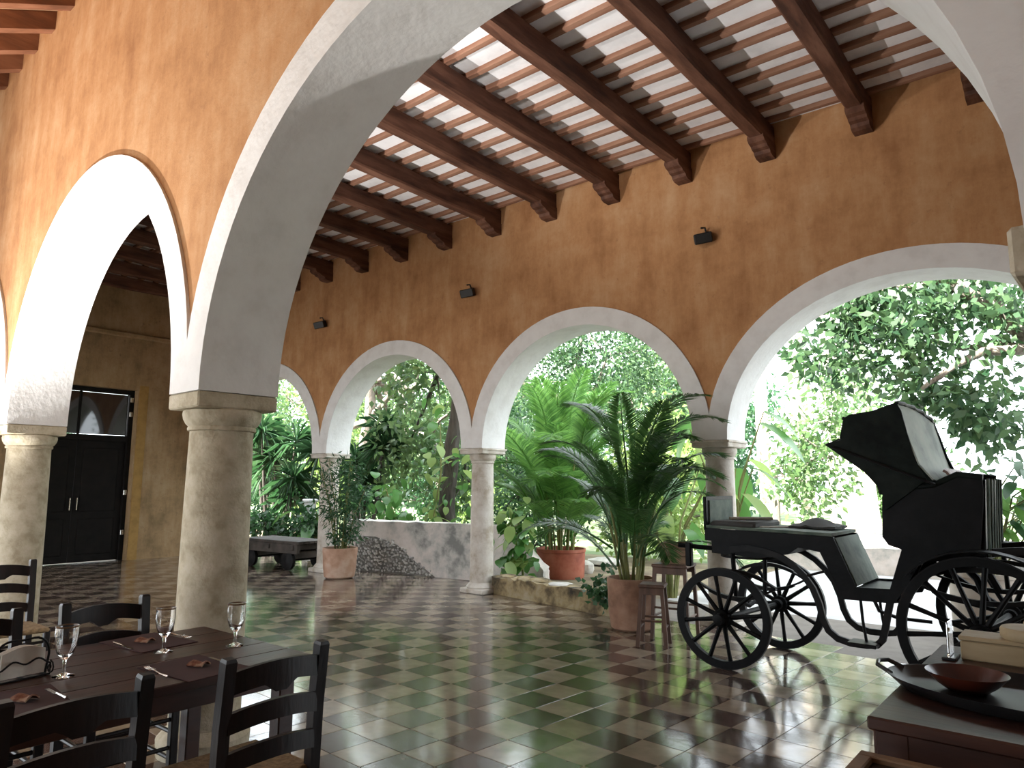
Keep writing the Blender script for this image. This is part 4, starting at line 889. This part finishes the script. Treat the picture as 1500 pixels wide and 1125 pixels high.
vine('dark broad-leaved mound growing behind the rubble wall', (-10.6, 9.9, 0), [(-10.6, 9.9, .02), (-10.9, 9.8, .7), (-11.2, 9.8, 1.2), (-11.4, 9.85, 1.5)], 90, BL[:2], .26, 3, 1.1)
def big_plant(label, base, n, h, leaves, seed, sc_=1, lean=.35, name='broad_leaved_plant'):
    rng = random.Random(seed); t = thing(name, label, 'plant', base)
    for k in range(n):
        a = 2*PI*k*.618+rng.uniform(-.3, .3); hh = h*rng.uniform(.45, 1); q = lean*hh
        e_ = Vector((q*math.cos(a), q*math.sin(a), hh))
        MB().tube([(.05*math.cos(a), .05*math.sin(a), 0), (q*.35*math.cos(a), q*.35*math.sin(a), hh*.6), e_], [.022, .016, .009], 6).obj('stalk', M['cane'], t, True)
        o = inst('leaf', rng.choice(leaves), t); o.location = e_; s = sc_*rng.uniform(.75, 1.2); o.scale = (s, s, s); o.rotation_euler = (rng.uniform(-.3, .3), rng.uniform(.2, .9), a)
    return t
big_plant('tall plant with big hanging yellow-green leaves behind the carriage front wheels', (-4.75, 11.3, -.02), 16, 3.0, BIG, 5, 1.0, .22)
big_plant('big-leaved plant growing behind the stools and crate', (-4.9, 9.6, -.02), 14, 1.9, BIG, 6, .75, .35)
big_plant('broad-leaved undergrowth beside the low wagon', (-13.9, 9.9, -.02), 18, 1.1, [BL[0], BIG[0]], 7, .7, .5)
# potted plant behind the rear wheels
t = palm_plant('potted_plant', 'leafy plant in a big pale pot behind the carriage rear wheels', (-1.1, 9.45, -.006), (.34, .68, M['palepot'], 'tub'), FR, 0, 1, None, 5, cat='potted plant')
rng2 = random.Random(12)
for k in range(16):
    a = R(rng2.uniform(-80, 260)); hh = rng2.uniform(.5, 1.25); q = rng2.uniform(.35, 1.0)
    if k % 2 == 0: a = R(rng2.uniform(-40, 45))
    P = [Vector((.1*math.cos(a), .1*math.sin(a), .6)), Vector((q*.4*math.cos(a), q*.4*math.sin(a), .65+hh*.7)), Vector((q*math.cos(a), q*math.sin(a), .65+hh))]
    MB().tube(P, [.012, .009, .005], 6).obj('stem', M['cane'], t, True)
    for j in range(6):
        p = P[1].lerp(P[2], j/5); o = inst('leaf', rng2.choice(MED), t); o.location = p; s = rng2.uniform(.6, .95); o.scale = (s, s, s); o.rotation_euler = (rng2.uniform(-.4, .4), rng2.uniform(-.2, .7), a+(-1)**j*rng2.uniform(.5, 1.1))
# strap-leaved dark plants under the left arch
def strap_plant(label, base, heads, n, L, seed):
    rng = np.random.default_rng(seed); t = thing('strap_leaved_plant', label, 'plant', base); V = []
    for (x, y, z) in heads:
        MB().tube([(x*.3, y*.3, 0), (x*.7, y*.7, z*.5), (x, y, z)], [.05, .04, .035], 8).obj('stem', M['bark_dark'], t, True)
        d = unit(rng.normal(size=(n, 3))+np.array([0, 0, .35])); s = unit(np.cross(d, np.array([0, 0, 1.])+rng.normal(size=(n, 3))*.2)); l = L*rng.uniform(.7, 1.15, (n, 1)); c = np.array([x, y, z])+d*.04
        mid = c+d*l*.55; tip = c+d*l+np.array([0, 0, -.28])*l; w_ = .045
        V.append(np.stack([c-s*w_*.4, c+s*w_*.4, mid+s*w_*.5, tip, mid-s*w_*.5], 1))
    inst('foliage', npmesh('foliage', np.concatenate(V), M['leaf_dark']), t)['kind'] = 'stuff'
c0 = at(400, 760, 10.4)
strap_plant('dark strap-leaved plant with several heads behind the low wagon', (c0.x, 10.4, -.02), [(0, 0, 2.2), (.7, .1, 2.6), (-.7, .2, 1.9), (.3, .3, 1.5), (1.1, -.2, 1.7), (-.2, -.3, 2.9), (1.5, .2, 2.3), (.8, 0, 1.2), (-.9, 0, 2.7)], 90, .75, 21)
c0 = at(535, 700, 10.9)
strap_plant('dark strap-leaved plant behind the rubble wall and clay pot', (c0.x, 10.9, -.02), [(0, 0, 1.6), (.5, .1, 2.4), (-.6, .2, 2.1), (.3, .3, 2.9), (-.3, .2, 1.2)], 90, .7, 22)
# ------------------------------------------------------------------ garden trees
g = at(655, 765, 10.8)
tree('dark_trunk_tree', 'tree with a straight dark trunk rising behind the rubble wall', (g.x, 10.8), [([(g.x, 10.8, -.05), (g.x+.02, 10.8, 1.5), (g.x+.22, 10.85, 3.2), (g.x+.3, 10.9, 5.2)], .19, .12)],
     [(at(640, 545, 10.9), (1.2, 1.0, .8), 900), (at(600, 650, 11.3), (1.0, .7, .8), 800), (at(680, 700, 11.4), (.7, .6, .8), 500), (at(655, 480, 11.2), (1.4, 1, .9), 800)], .2, .1, M['leaf'], M['bark_dark'])
b0 = at(520, 700, 12.6)
def AT(px, py, Y): return tuple(at(px, py, Y))
tree('grey_limbed_tree', 'grey tree with long crooked limbs spreading behind the second arch', (b0.x, 12.6), [
    ([(b0.x, 12.6, -.05), AT(525, 720, 12.6), AT(540, 620, 12.6), AT(545, 560, 12.6)], .22, .13),
    ([AT(536, 618, 12.6), AT(575, 626, 12.5), AT(630, 640, 12.4), AT(640, 660, 12.3)], .11, .05),
    ([AT(540, 615, 12.6), AT(565, 585, 12.7), AT(592, 560, 12.9), AT(585, 520, 13)], .10, .04),
    ([AT(545, 560, 12.6), AT(580, 548, 12.7), AT(598, 610, 12.8)], .08, .05),
    ([AT(580, 552, 12.7), AT(605, 575, 12.9), AT(618, 530, 13)], .08, .04),
    ([AT(545, 560, 12.6), AT(555, 530, 12.6), AT(575, 500, 12.7)], .09, .04),
    ([AT(630, 640, 12.4), AT(645, 615, 12.3), AT(665, 600, 12.2)], .05, .03),
    ([AT(438, 640, 13.0), AT(470, 640, 12.8), AT(536, 618, 12.6)], .05, .1)],
    [(AT(560, 520, 14), (1.8, 1, .7), 900), (AT(640, 560, 14), (1.4, 1, .9), 800), (AT(500, 600, 14), (1.4, 1, 1), 700), (AT(620, 610, 13.5), (1.0, .8, .4), 500), (AT(430, 590, 14), (1.8, 1, 1.2), 1000), (AT(585, 660, 14), (1.2, .8, .6), 700)], .17, .08, M['leaf'], M['bark'])
b0 = at(880, 800, 18)
tree('dense_tree', 'dense cool-green tree filling the arch above the red clay tub', (b0.x-1.2, 18), [([(b0.x-1.2, 18, -.05), (b0.x-1.2, 18, 2.4), (b0.x-.9, 18, 4)], .3, .2)],
     [(AT(800, 560, 18), (2.2, 1.5, 1.6), 3000), (AT(890, 520, 18), (2.2, 1.5, 1.4), 3000), (AT(860, 470, 18.5), (2.5, 1.5, 1.3), 2400), (AT(760, 660, 17), (1.6, 1.2, 1.6), 2400), (AT(930, 600, 18), (1.8, 1.2, 1.2), 2000), (AT(700, 520, 18), (2, 1.4, 2), 2000)], .15, .075, M['leaf_mid'], M['bark'])
b0 = at(760, 770, 13)
tree('shaded_shrub', 'dark leafy shrub behind the broad-leaved climber and clay tub', (b0.x, 13), [([(b0.x, 13, -.05), (b0.x, 13, .8), (b0.x+.1, 13, 1.4)], .06, .04)],
     [(AT(760, 720, 13), (1.0, .8, .9), 1600), (AT(820, 700, 13.2), (1.0, .8, .8), 1400), (AT(740, 640, 13.4), (.8, .6, .8), 1000), (AT(780, 800, 13), (.8, .6, .4), 700)], .14, .06, M['leaf_dark'], M['bark_dark'], cat='shrub')
b0 = at(975, 760, 14)
tree('bright_shrub', 'sunlit yellow-green shrub behind the dark potted palm', (b0.x, 14), [([(b0.x, 14, -.05), (b0.x, 14, .8), (b0.x+.1, 14, 1.6)], .06, .04)],
     [(AT(970, 720, 14), (1.2, .8, 1.0), 1500), (AT(1010, 760, 13.5), (.7, .6, .5), 600), (AT(930, 770, 14), (.8, .7, .5), 800), (AT(985, 650, 14.5), (.9, .7, .7), 900)], .16, .08, M['leaf_lime'], M['bark'], cat='shrub')
# tree whose boughs reach in from the right over the hood
tree('overhanging_tree', 'large-leaved tree whose crooked boughs hang over the carriage hood', (2.6, 13.0), [
    ([(2.6, 13, -.05), (2.5, 13, 2.2), (2.0, 12.9, 3.6), tuple(at(1530, 495, 12.6))], .32, .2),
    ([AT(1530, 495, 12.6), AT(1490, 480, 12.5), AT(1450, 445, 12.4), AT(1415, 430, 12.3), AT(1385, 408, 12.2), AT(1355, 400, 12.2)], .16, .07),
    ([AT(1530, 495, 12.6), AT(1500, 512, 12.4), AT(1440, 515, 12.2), AT(1400, 535, 12), AT(1350, 570, 11.9)], .10, .03),
    ([AT(1500, 512, 12.4), AT(1470, 505, 12.6), AT(1410, 510, 12.8), AT(1360, 500, 12.8)], .08, .03),
    ([AT(1385, 408, 12.2), AT(1340, 420, 12.3), AT(1310, 418, 12.4), AT(1260, 440, 12.6)], .06, .02)],
    [(AT(1420, 470, 12.2), (1.2, .8, .5), 560), (AT(1330, 460, 12.4), (1.1, .8, .6), 640), (AT(1250, 450, 12.6), (.8, .6, .5), 520), (AT(1280, 520, 12.4), (.9, .7, .5), 520), (AT(1400, 570, 12), (.9, .7, .5), 480), (AT(1350, 400, 12.6), (1.2, .8, .5), 460), (AT(1460, 600, 12), (.7, .6, .35), 260), (AT(1480, 420, 12.6), (.8, .6, .6), 360), (AT(1440, 640, 12), (.3, .3, .4), 110), (AT(1210, 500, 13), (.6, .5, .6), 300)], .2, .1, M['leaf_mid'], M['bark'], spread=.17, per=16, conn=False)
# pale palm trunks on the lawn
for k, (px, py, Y, r_, lb) in enumerate(((1185, 782, 23, .30, 'pale palm trunk on the lawn with climbing leaves, seen over the carriage deck'), (1238, 786, 22, .32, 'thick smooth pale palm trunk flaring at its foot on the lawn'), (1275, 784, 27, .34, 'pale palm trunk on a round stone base at the far side of the lawn'), (1128, 770, 21, .2, 'slender white palm trunk behind the column and big hanging leaves'))):
    b0 = at(px, py, Y); H = 8.5
    t = thing('palm_tree', lb, 'palm tree', (b0.x, Y, -.03))
    MB().tube([(0, 0, 0), (0, 0, .25), (-.02, 0, .8), (-.1, 0, 2.2), (-.12, 0, 5), (-.1, 0, H)], [r_*1.35, r_*1.15, r_, r_*.92, r_*.85, r_*.7], 18).obj('trunk', M['bark_pale'], t, True)
    rp = random.Random(k)
    for q in range(14):
        o = inst('frond', FR[q % 4], t); o.location = (-.1, 0, H); o.rotation_euler = (0, rp.uniform(-.1, .8), 2*PI*q*.618); o.scale = (1.1,)*3
    if k == 2: MB().lathe([(.001, 0), (.62, 0), (.62, .14), (.5, .2), (.001, .2)], 24).obj('stone_base', M['cap_rock'], t, True)
# shrubs and low walls across the lawn
b0 = at(1160, 770, 19)
tree('lawn_shrub', 'loose sunlit shrub between the white palm trunk and the column', (b0.x, 18), [([(b0.x, 18, -.05), (b0.x, 18, 1.2), (b0.x, 18, 2.0)], .08, .05)],
     [(AT(1165, 700, 18), (.9, .8, .8), 600), (AT(1205, 660, 18), (1.0, .8, .6), 500), (AT(1270, 620, 18), (1.3, .8, .6), 500), (AT(1190, 620, 18.5), (.8, .8, .5), 300), (AT(1240, 570, 19), (1.0, .8, .6), 350)], .2, .1, M['leaf'], M['bark'], cat='shrub')
# background trees
rb = random.Random(77)
belt = [(-60, 30, 'at the dark end of the garden'), (90, 34, 'far behind the thicket'), (250, 28, 'behind the strap-leaved plant'), (385, 33, 'behind the low wagon arch'), (500, 29, 'behind the grey-limbed tree'),
        (610, 35, 'behind the dark-trunked tree'), (735, 27, 'behind the column by the kerb'), (850, 34, 'behind the red clay tub'), (960, 29, 'behind the dark potted palm'), (1060, 36, 'behind the column by the carriage'), (1330, 40, 'behind the carriage hood')]
for k, (px, Y, wh) in enumerate(belt):
    b0 = at(px, 740, Y); H = rb.uniform(7.5, 10); r_ = Y*.082
    if px > 1310: H = 3.6; r_ = 1.8
    hh = H*.5
    tree('background_tree', 'leafy sunlit tree beyond the lawn, '+wh, (b0.x, Y), [([(b0.x, Y, -.05), (b0.x+.1, Y, hh*.6), (b0.x, Y, hh)], .28, .16)],
         [((b0.x+rb.uniform(-.4, .4), Y, H*.72), (r_, r_*.6, H*.26), 2300), ((b0.x+rb.uniform(-.8, .8), Y-.5, H*.45), (r_, r_*.6, H*.22), 2000), ((b0.x+rb.uniform(-.8, .8), Y-1, H*.2), (r_, r_*.5, H*.17), 1800)], .32, .17, M[['leaf', 'leaf_blue'][k % 2]], M['bark'], 'trees beyond the lawn', spread=.45, per=20)
for k, (px, py, Y, wh) in enumerate(((330, 650, 16, 'behind the near thick column'), (405, 700, 18, 'behind the strap-leaved plant'), (480, 700, 16, 'behind the column with the clay pot'), (560, 700, 19, 'behind the grey-limbed tree'), (640, 700, 16.5, 'behind the dark trunk'), (700, 700, 20, 'behind the column by the kerb'))):
    b0 = at(px, py, Y)
    tree('thicket_tree', 'mid-height tree in the garden thicket, '+wh, (b0.x, Y), [([(b0.x, Y, -.05), (b0.x+.1, Y, 1.5), (b0.x, Y, 3)], .14, .09)],
         [((b0.x, Y, 4.6), (1.5, 1.1, 1.4), 1300), ((b0.x+.3, Y, 2.6), (1.4, 1.1, 1.1), 1200), ((b0.x-.3, Y-.3, 1.0), (1.4, 1, .8), 1000)], .2, .1, M[['leaf', 'leaf_dark', 'leaf_lime'][k % 3]], M['bark'], 'thicket trees', spread=.25)
b0 = at(420, 790, 9.6)
tree('undergrowth_shrub', 'low dark shrub growing right behind the low wagon', (b0.x, 9.6), [([(b0.x, 9.6, -.05), (b0.x, 9.6, .3), (b0.x, 9.6, .5)], .04, .03)],
     [(AT(390, 765, 9.6), (.7, .4, .35), 700), (AT(445, 770, 9.7), (.5, .4, .35), 500)], .16, .08, M['leaf_dark'], M['bark_dark'], cat='shrub', spread=.12)
# ------------------------------------------------------------------ garden masonry
def rough_wall(name, p0, p1, th_, h0, h1, mat, seed, nz=6, amp=.03, step=.16):
    rng = random.Random(seed); d = Vector((p1[0]-p0[0], p1[1]-p0[1], 0)); L_ = d.length; d.normalize(); n_ = Vector((-d.y, d.x, 0))
    nx = max(2, int(L_/step)); ny = 3; b = MB(); idx = {}
    def pt(i, j, k):
        key = (i, j, k)
        if key not in idx:
            h = h0+(h1-h0)*i/nx; p = Vector((p0[0], p0[1], 0))+d*L_*i/nx+n_*th_*(j/ny)+Vector((0, 0, -.03+(h+.03)*k/nz))
            a = amp if k > 0 else amp*.3; p += Vector((rng.uniform(-a, a), rng.uniform(-a, a), rng.uniform(-a, a) if k else 0)); idx[key] = len(b.v); b.v.append(tuple(p))
        return idx[key]
    for i in range(nx):
        for k in range(nz): b.f += [(pt(i, 0, k), pt(i+1, 0, k), pt(i+1, 0, k+1), pt(i, 0, k+1)), (pt(i, ny, k), pt(i, ny, k+1), pt(i+1, ny, k+1), pt(i+1, ny, k))]
        for j in range(ny): b.f.append((pt(i, j, nz), pt(i+1, j, nz), pt(i+1, j+1, nz), pt(i, j+1, nz)))
    for j in range(ny):
        for k in range(nz): b.f += [(pt(0, j, k), pt(0, j, k+1), pt(0, j+1, k+1), pt(0, j+1, k)), (pt(nx, j, k), pt(nx, j+1, k), pt(nx, j+1, k+1), pt(nx, j, k+1))]
    return structure(b.obj(name, mat, None, True)), d, n_, L_
gw, gd, gn, gl = rough_wall('wall_garden', (-10.85, 8.56), (-7.4, 9.12), .34, .90, .90, M['old_plaster'], 1, 6, .014)
rough_wall('wall_garden_stub', (-7.5, 9.12), (-6.95, 9.3), .3, .82, .25, M['old_plaster'], 2, 5, .02)
rs = random.Random(9); b = MB()
for row in range(11):
    for q in range(26):
        u = .2+q*.066+rs.uniform(-.02, .02)+(row % 2)*.03; z = .04+row*.054+rs.uniform(-.02, .02)
        if z > .60-max(0, (u-.9))*.55+rs.uniform(-.03, .05): continue
        c_ = Vector((-10.85, 8.56, 0))+gd*u-gn*.012+Vector((0, 0, z)); vs = []
        w_, h2, d2 = rs.uniform(.018, .05), rs.uniform(.014, .032), rs.uniform(.010, .035); tl_ = rs.uniform(-.9, .2)
        for dz in (-1, 1):
            for dx in (-1, 1):
                for dy in (0, 1):
                    lx, lz = dx*w_*rs.uniform(.6, 1)*(1-.3*dy), dz*h2*rs.uniform(.6, 1)*(1-.3*dy)
                    vs.append(tuple(c_+gd*(lx*math.cos(tl_)-lz*math.sin(tl_))+Vector((0, 0, lx*math.sin(tl_)+lz*math.cos(tl_)))-gn*(d2*dy-.02*(1-dy))))
        b.add(vs, [(0, 1, 3, 2), (4, 6, 7, 5), (0, 4, 5, 1), (2, 3, 7, 6), (1, 5, 7, 3), (0, 2, 6, 4)])
b.obj('rubble_stones', M['rubble'], gw)['kind'] = 'stuff'
mv = MB(); mv.add([tuple(Vector((-10.85, 8.56, 0))+gd*u-gn*.016+Vector((0, 0, z))) for u, z in ((.15, .0), (1.95, .0), (1.5, .24), (1.1, .5), (.6, .62), (.15, .62))]+[tuple(Vector((-10.85, 8.56, 0))+gd*u+gn*.02+Vector((0, 0, z))) for u, z in ((.15, .0), (1.95, .0), (1.5, .24), (1.1, .5), (.6, .62), (.15, .62))],
       [tuple(range(6)), tuple(range(6, 12))]+[(i, (i+1) % 6, (i+1) % 6+6, i+6) for i in range(6)]).obj('exposed_core', M['rubble_mortar'], gw)
kb, kd, kn, kl = rough_wall('kerb', (-7.02, 8.14), (-4.52, 7.66), .36, .24, .27, M['kerb'], 5, 4, .02, .12)
rs = random.Random(4)
for k in range(7):
    u = .15+k*.34+rs.uniform(-.05, .05); c_ = Vector((-7.02, 8.14, 0))+kd*u+kn*.2
    b = MB().lathe([(.001, 0), (.8, 0), (1, .3), (.85, .75), (.5, .98), (.001, 1)], 9); sx, sy, sz = rs.uniform(.15, .2), rs.uniform(.12, .17), rs.uniform(.03, .06)
    b.v = [(x*sx*rs.uniform(.9, 1.1), y*sy*rs.uniform(.9, 1.1), z*sz) for x, y, z in b.v]
    b.obj('cap_stone', M['cap_rock'] if k == 3 else M['kerb'], kb, True, (c_.x, c_.y, .235), rs.uniform(-.4, .4))
rough_wall('wall_lawn_edge', (-5.3, 14.3), (14, 14.9), .5, .46, .46, M['old_plaster'], 8, 3, .02, .3)
structure(MB().box(-5.2, 14, 14.75, 19.5, -.02, .40).obj('terrace_sunlit', M['pave']))
for k, (px, py, Y, s, lb) in enumerate(((852, 838, 11.2, .26, 'pale boulder lying beside the red clay tub'), (886, 826, 12.5, .4, 'flat pale boulder lying on the ground behind the kerb'), (1395, 800, 20, .3, 'pale boulder on the sunlit lawn'))):
    p = at(px, py, Y); b = MB().lathe([(.001, 0), (.8, 0), (1, .3), (.9, .7), (.5, .95), (.001, 1)], 11); rs = random.Random(k)
    b.v = [(x*s*rs.uniform(.85, 1.15), y*s*.8*rs.uniform(.85, 1.15), z*s*(.9 if k != 1 else .4)) for x, y, z in b.v]
    if k < 2:
        o = b.obj('boulder', M['cap_rock'], None, True, (p.x, Y, -.025)); tag(o, lb, 'rock')
# pale building far right, post at left
pb = thing('pale_building', 'pale stucco building with pilasters far behind the carriage hood', 'building', (4.5, 31, -.03))
MB().box(-5.4, 10, 0, 6, 0, 3.6).obj('wall', M['palestucco'], pb)
for x in (-5.1, -3.3, -1.5, .3, 2.1): MB().bbox(x-.3, x+.3, -.35, .02, 0, 3.5, .03).obj('pilaster', M['palestucco'], pb)
MB().bbox(-5.6, 10.2, -.45, 6.2, 3.6, 3.85, .03).obj('cornice', M['palestucco'], pb)
p = at(453, 770, 9.9)
o = thing('garden_post', 'pale square garden post among the plants behind the low wagon', 'post', (p.x, 9.9, -.02))
MB().bbox(-.1, .1, -.1, .1, 0, 1.15, .01).obj('shaft', M['palestucco'], o); MB().bbox(-.13, .13, -.13, .13, 1.15, 1.22, .015).obj('cap', M['palestucco'], o)
